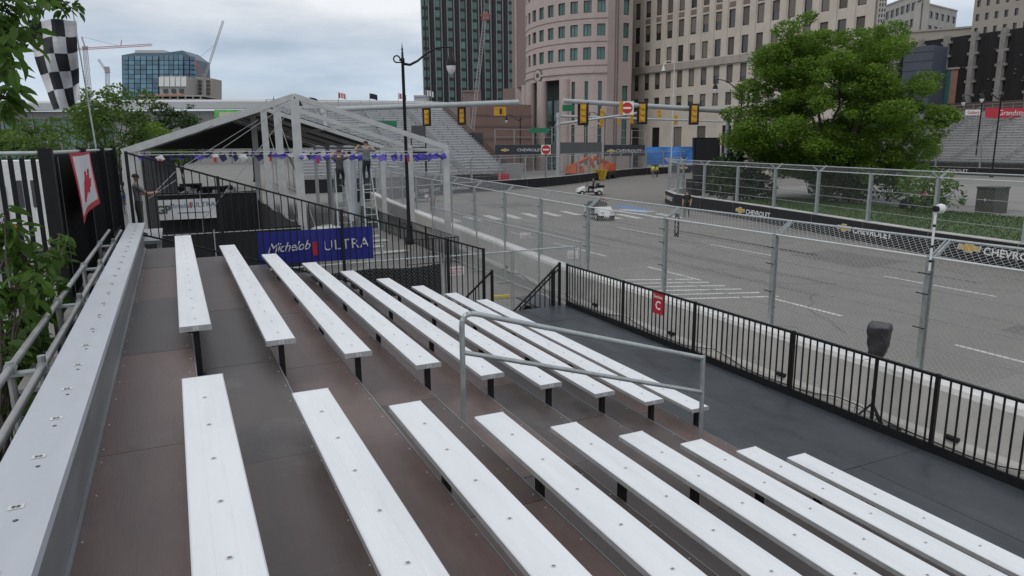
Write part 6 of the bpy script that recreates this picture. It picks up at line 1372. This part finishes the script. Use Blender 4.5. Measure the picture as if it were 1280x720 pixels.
# ------------------------------------------------------------------ banners beyond the far barrier
def long_banner(px0, px1, py0, py1, d0, d1, m, label, txt=None, emb=False):
    p = [gd(px0,py1,d0), gd(px1,py1,d1), gd(px1,py0,d1), gd(px0,py0,d0)]; t = thing('fence_banner', (p[0]+p[1])/2, label, 'banner'); MB().extr(p, EF*.05).obj('cloth', m, t); xd = (p[1]-p[0]); zd = (p[3]-p[0])
    if txt: letters(txt, zd.length*.42, p[0].lerp(p[1], .6)+zd*.45-EF*.06, xd, zd, LN, t, extrude=.004, sx=1.2)
    if emb: bowtie(t, p[0].lerp(p[1], .17)+zd*.45-EF*.06, xd, zd, zd.length*.9)
    n = max(3, int(xd.length/3))
    for k in range(n+1):
        q = p[0].lerp(p[1], k/n)+EF*.2; MB().bar((q.x,q.y,0), (q.x,q.y,q.z+zd.length+2.2), .1).obj('post', M_galvd, t)
    for zz in (zd.length*1.0, zd.length+1.1, zd.length+2.2): MB().bar(p[0]+EF*.2+Vector((0,0,zz)), p[1]+EF*.2+Vector((0,0,zz)), .06).obj('rail', M_galvd, t)
M_navyb = mat('banner_slate', (.035,.04,.05), .7)
long_banner(619, 690, 181, 193, 104, 106, M_navyb, 'slate banner with gold emblem and white lettering under the podium wall', 'CHEVROLET', True)
long_banner(690, 752, 178, 192, 106, 110, mat('banner_mesh_grey', (.10,.105,.11), .8), 'plain grey mesh banner on the fence before the round columns')
long_banner(755, 806, 181, 195, 110, 113, M_navyb, 'slate banner with gold emblem next to the bright blue wall', 'CHEVROLET', True)
bw_ = thing('event_wall', gd(840,195,116), 'bright blue printed event wall before the office block', 'wall'); p = [gd(x,y,d) for x,y,d in ((807,206,115),(892,205,112),(892,183,112),(807,184,115))]; MB().extr(p, EF*.3).obj('panel', mat('event_blue', (.015,.11,.42), .5, var=.45, scale=.35, c2=(.03,.22,.62)), bw_)
for k in range(6): q = p[0].lerp(p[1], k/5)+EF*.5; MB().bar((q.x,q.y,0), (q.x,q.y,q.z+2.5), .12).obj('post', M_galvd, bw_)
bb2 = thing('fence_banner', gd(850,208,110), 'low black banner with small gold emblem below the blue wall', 'banner'); p = [gd(x,y,d) for x,y,d in ((838,213,108),(892,212,106),(892,206,106),(838,207,108))]; MB().extr(p, EF*.1).obj('cloth', M_blkm, bb2); bowtie(bb2, p[0].lerp(p[1],.3)+(p[3]-p[0])*.5-EF*.06, p[1]-p[0], (0,0,1), 1.2)
for k in range(3): q = p[0].lerp(p[1], k/2)+EF*.2; MB().bar((q.x,q.y,0), (q.x,q.y,q.z+.6), .1).obj('post', M_galvd, bb2)
# video screen back with loudspeakers
vs_ = thing('video_screen', gz(893,236), 'large black video screen seen from behind, left of the tree', 'screen'); D_ = 70
p = [gd(x,y,D_) for x,y in ((868,224),(900,224),(900,172),(868,172))]; MB().extr(p, EF*.8).obj('cabinet', M_blk, vs_); p = [gd(x,y,D_-.05) for x,y in ((870,222),(898,222),(898,174),(870,174))]; MB().extr(p, EF*.06).obj('rear_panel', M_blkm, vs_)
for px in (873, 884, 896): q = gd(px, 224, D_+.4); MB().bar((q.x,q.y,0), (q.x,q.y,q.z), .16).obj('leg', M_galvd, vs_)
for i, (px, py, dp) in enumerate(((868,240,66),(914,238,66),(884,236,69))):
    q = gd(px, py, dp); t = thing('speaker_cabinet', (q.x,q.y,0), ('black loudspeaker cabinet stack at the curved end of the island', 'black loudspeaker cabinet under the right half of the video screen', 'black loudspeaker cabinet behind the first stack')[i], 'loudspeaker'); MB().box(q.x-.65,q.x+.65,q.y-.5,q.y+.5,.0,.75).obj('lower_cabinet', M_blk, t); MB().box(q.x-.62,q.x+.62,q.y-.5,q.y+.5,.76,1.5).obj('upper_cabinet', M_blk, t); MB().cyl((q.x-.2,q.y-.52,1.1),(q.x-.2,q.y-.5,1.1),.26,n=14).obj('cone', M_dkgrey, t)
# ------------------------------------------------------------------ golf carts with drivers
M_cart = mat('cart_white', (.66,.66,.65), .3); M_ty = mat('tyre', (.02,.02,.02), .8)
def cart_proto(label):
    t = thing('golf_cart', (0,0,0), label, 'golf cart')
    b = MB(); b.hexa([(-.55,.55,.32),(.55,.55,.32),(.5,1.25,.35),(-.5,1.25,.35)], [(-.55,.5,.85),(.55,.5,.85),(.42,1.12,.66),(-.42,1.12,.66)]); b.obj('front_cowl', M_cart, t)
    MB().box(-.55,.55,-1.1,.55,.28,.36).obj('floor', M_blk, t); MB().hexa([(-.57,-1.15,.36),(.57,-1.15,.36),(.57,-.35,.36),(-.57,-.35,.36)], [(-.55,-1.1,.72),(.55,-1.1,.72),(.55,-.3,.62),(-.55,-.3,.62)]).obj('rear_body', M_cart, t)
    MB().box(-.52,.52,-.62,-.05,.62,.74).obj('seat', M_blk, t); MB().hexa([(-.52,-.72,.74),(.52,-.72,.74),(.52,-.6,.74),(-.52,-.6,.74)], [(-.5,-.84,1.12),(.5,-.84,1.12),(.5,-.74,1.12),(-.5,-.74,1.12)]).obj('backrest', M_blk, t)
    MB().box(-.5,.5,-1.3,-.85,.72,.92).obj('cargo_box', M_blk, t); MB().cyl((-.25,.5,.7),(-.25,.28,.98),.02,n=6).obj('steering_column', M_blk, t); MB().lathe([(.17,-.012),(.19,0),(.17,.012)], (0,0,0), 14).obj('steering_wheel', M_blk, t); t.children[-1].location = (-.25,.26,1.0); t.children[-1].rotation_euler = (R(-50),0,0)
    for x in (-.52,.52):
        for y in (-.8,.82):
            w = MB().cyl((x-.09,y,.24),(x+.09,y,.24),.24,n=16).obj('wheel', M_ty, t); MB().cyl((x-.095,y,.24),(x+.095,y,.24),.11,n=10).obj('rim', M_silver, w)
        MB().box(x*.6-.08,x*.6+.08,1.2,1.245,.5,.6).obj('headlight', M_silver, t)
    return t
c0 = cart_proto('white golf cart with dark driver turning near the far black barrier'); p1 = gz(737, 244); c0.location = p1; c0.rotation_euler = (0,0,R(70))
def seated(cart, label, shirt):
    o = person((0,0,0), 0, shirt, M_bl, label, 'sit', hl=(-.36,.42,.95), hr_=(-.14,.42,.95)); rz = cart.rotation_euler.z; off = Matrix.Rotation(rz, 3, 'Z') @ Vector((-.25,-.3,.28)); o.location = cart.location+off; o.rotation_euler = (0,0,rz); return o
seated(c0, 'driver in black clothes seated in the far golf cart', M_bl)
ca = copy_tree(c0); ca.location = gz(749, 274); ca.rotation_euler = (0,0,R(172)); ca['label'] = 'white golf cart seen from behind on the pedestrian crossing'; seated(ca, 'driver in dark clothes on the golf cart at the crossing', M_navy)
ca = copy_tree(c0); ca.location = gz(528, 252); ca.rotation_euler = (0,0,R(60)); ca['label'] = 'white golf cart parked by the far barrier behind the tent posts'
for i, (px, py, sh, tr_, v, lab, pose, rz) in enumerate(((816,221.5,M_hv,M_gry,M_hv,'worker in yellow hi vis vest standing by the far barrier','stand',R(150)), (821,221.5,M_gry,M_bl,M_hv,'second worker in a hi vis vest beside the far barrier end','stand',R(190)), (858,271,M_bl,M_bl,None,'person in all black walking on the road by the island barrier','walk',R(130)), (541,266,M_bl,M_bl,None,'person in black standing behind the catch fence near the tent','stand',R(160)))):
    person(gz(px,py), rz, sh, tr_, lab, pose, vest=v)
# utility buggy and boxes on the side road
ug = thing('utility_buggy', (0,0,0), 'black open utility buggy parked beyond the island lawn', 'buggy')
for x in (-.6,.6):
    for y in (-.95,.95): w = MB().cyl((x-.13,y,.33),(x+.13,y,.33),.33,n=16).obj('wheel', M_ty, ug); MB().cyl((x-.14,y,.33),(x+.14,y,.33),.16,n=8).obj('rim', M_dkgrey, w)
MB().box(-.6,.6,-1.3,1.3,.4,.55).obj('chassis', M_blk, ug); MB().hexa([(-.55,.6,.55),(.55,.6,.55),(.5,1.4,.55),(-.5,1.4,.55)],[(-.5,.6,1.0),(.5,.6,1.0),(.4,1.35,.8),(-.4,1.35,.8)]).obj('hood', M_blk, ug); MB().box(-.55,.55,-.2,.3,.55,.8).obj('seat', M_dkgrey, ug); MB().box(-.6,.6,-1.35,-.45,.6,1.0).obj('cargo_bed', M_dkgrey, ug)
for x in (-.55,.55): MB().tube([(x,.7,.9),(x,.35,1.75),(x,-.4,1.8),(x,-.5,.8)], .03, 6).obj('roll_bar', M_blk, ug)
ug.location = gz(1152,264); ug.rotation_euler = (0,0,R(75))
pr_ = person((0,0,0), 0, M_red, M_bl, 'driver in a red top on the utility buggy', 'sit', hl=(-.2,.45,1.0), hr_=(.2,.45,1.0)); pr_.location = ug.location+Vector((0,0,.3)); pr_.rotation_euler = (0,0,R(75))
ub = thing('utility_cabinet', gz(1238,266), 'dark green utility cabinet standing at the edge of the lawn', 'cabinet'); q = gz(1238,266); MB().box(q.x-.75,q.x+.75,q.y-.6,q.y+.6,0,1.65).obj('case', mat('cabinet_green', (.055,.062,.05), .7, var=.2), ub); MB().box(q.x-.8,q.x+.8,q.y-.65,q.y+.65,1.65,1.75).obj('lid', MATS['cabinet_green'], ub); MB().box(q.x-.76,q.x-.755,q.y-.05,q.y+.05,.8,1.0).obj('handle', M_silver, ub)
ub2 = thing('utility_cabinet', gz(1062,262), 'grey green utility cabinet beside the tree trunk', 'cabinet'); q = gz(1062,250); ub2.location = q; MB().box(q.x-.5,q.x+.5,q.y-.4,q.y+.4,0,1.5).obj('case', MATS['cabinet_green'], ub2); MB().box(q.x-.53,q.x+.53,q.y-.43,q.y+.43,1.5,1.57).obj('lid', MATS['cabinet_green'], ub2)
# side road barrier with lettering in front of the right grandstand
fs = [(97.5, 92), (97.5, 30)]
sb_ = barrier_run(fs, 6.2, 1.05, M_wallc, M_blkm, 'black wrapped barrier block along the side road by the right grandstand', 'side road barrier blocks', tside=-1)
for k in (2, 4, 6): t, A_, B_, N3 = sb_[k]; letters('CHEVROLET', .55, (A_+B_)/2+Vector((0,0,.55))+N3*.04, (B_-A_).normalized(), (0,0,1), LN, t, extrude=.002, sx=1.25)
catch_fence('catch_fence', [(Vector((97.9, 92-6.2*k)), Vector((-1,0))) for k in range(11)], 1.05, 2.6, .5, 'catch fence before the right grandstand along the side road', pitch=.25, wr=.008, pw=.2, cables=(.6,1.2,1.8))
# orange machines behind the far barrier
M_or = mat('machine_orange', (.52,.10,.02), .5, var=.15); M_yel = mat('machine_yellow', (.52,.36,.03), .5)
def boom_lift(px, dep, rz, label, up=False):
    t = thing('boom_lift', (0,0,0), label, 'boom lift'); MB().box(-.9,.9,-1.3,1.3,.5,1.0).obj('chassis', M_dkgrey, t)
    for x in (-.95,.95):
        for y in (-.9,.9): MB().cyl((x-.18,y,.48),(x+.18,y,.48),.48,n=16).obj('wheel', M_ty, t)
    MB().hexa([(-.85,-1.6,1.05),(.85,-1.6,1.05),(.85,.6,1.05),(-.85,.6,1.05)],[(-.7,-1.5,2.1),(.7,-1.5,2.1),(.7,.3,1.9),(-.7,.3,1.9)]).obj('turret', M_or, t); MB().bar((0,-.9,2.0),(0,3.2,2.9),.35,.4).obj('boom', M_or, t); MB().bar((0,3.2,2.9),(0,4.6,1.6),.25,.3).obj('jib', M_or, t); bk = MB(); bk.box(-.7,.7,4.4,5.1,1.0,1.08); bk.bar((-.7,4.4,1.9),(.7,4.4,1.9),.05); bk.bar((-.7,5.1,1.9),(.7,5.1,1.9),.05); [bk.bar((x,y,1.0),(x,y,1.9),.05) for x in (-.7,.7) for y in (4.4,5.1)]; bk.obj('basket', M_yel, t)
    q = LP(px, dep); t.location = (q.x,q.y,0); t.rotation_euler = (0,0,rz); return t
boom_lift(722, 92, R(-60), 'orange boom lift parked behind the far barrier beside the signal post'); boom_lift(758, 98, R(120), 'orange boom lift with lowered basket further along the far barrier')
for i, (px, dp, m_, lab) in enumerate(((752,94,M_yel,'yellow striped machine guard behind the far barrier'),(640,82,M_galvd,'grey utility hopper behind the far barrier by the grandstand'),(628,81,M_red,'small red container next to the grey hopper'))):
    q = LP(px, dp); t = thing(('hazard_board','hopper','fuel_container')[i], (q.x,q.y,0), lab, ('barricade','hopper','container')[i]); w = (.7,1.2,.5)[i]; h_ = (1.35,2.6,1.5)[i]
    MB().hexa([(q.x-w*.7,q.y-.5,.9 if i == 1 else .1),(q.x+w*.7,q.y-.5,.9 if i == 1 else .1),(q.x+w*.7,q.y+.5,.9 if i == 1 else .1),(q.x-w*.7,q.y+.5,.9 if i == 1 else .1)],[(q.x-w,q.y-.6,h_),(q.x+w,q.y-.6,h_),(q.x+w,q.y+.6,h_),(q.x-w,q.y+.6,h_)]).obj('body', m_, t)
    for s in (-1,1): MB().bar((q.x+s*w*.6,q.y,0),(q.x+s*w*.6,q.y,1.0),.1).obj('leg', M_blk, t)
    if i == 0:
        for k in range(4): a = q-EF*.75+ER*(-.9+.5*k); MB().bar(a+Vector((0,0,.3)), a+ER*.35+Vector((0,0,1.4)), .02, .18, up=EF).obj('stripe', M_blk, t)
# telescopic crane boom in front of the tower
cb_ = thing('mobile_crane', LP(590, 108), 'mobile crane with thin raised lattice boom in front of the dark tower', 'crane'); q = LP(588, 108)
lattice(MB(), gd(590,166,108), gd(607,14,108), .22, 40).obj('boom', M_crw, cb_); lattice(MB(), gd(601,22,108), gd(613,20,108), .3, 4).obj('platform', M_crr, cb_); MB().cyl(gd(602,18,108), gd(601,-20,108), .05, n=5).obj('cable', M_crw, cb_); MB().cyl(gd(612,18,108), gd(611,-20,108), .05, n=5).obj('cable', M_crw, cb_)
MB().box(q.x-1.4,q.x+1.6,q.y-3,q.y+3,.9,2.2).obj('carrier', M_dkgrey, cb_); MB().box(q.x-1.0,q.x+1.2,q.y-1.5,q.y+1.5,2.2,gd(590,166,108).z).obj('turret', M_dkgrey, cb_)
for y in (-2.2,0,2.2):
    for x in (-1.3,1.5): MB().cyl((q.x+x-.2,q.y+y,.5),(q.x+x+.2,q.y+y,.5),.5,n=14).obj('wheel', M_ty, cb_)
for i, (px0, px1, py, dp, m_) in enumerate(((517,533,121,240,M_hroof),(578,600,115,230,M_pinkd))):
    boxbuilding('roof_plant', px0, px1, py, dp, dp, ('pale rounded rooftop block at the foot of the dark tower', 'pink block at the foot of the dark tower beside the crane boom')[i], m_, W3, 1, 1, wf=.01, hf=.01, back=8)
# a leaf on the boards
lf = place('fallen_leaf', LM[2], None, (.66, 2.42, TZ(1)+.008), (.12, .1, 1.0)); tag(lf, 'single green leaf lying on the brown boards', 'leaf'); lf.scale = (.7,.7,.7)
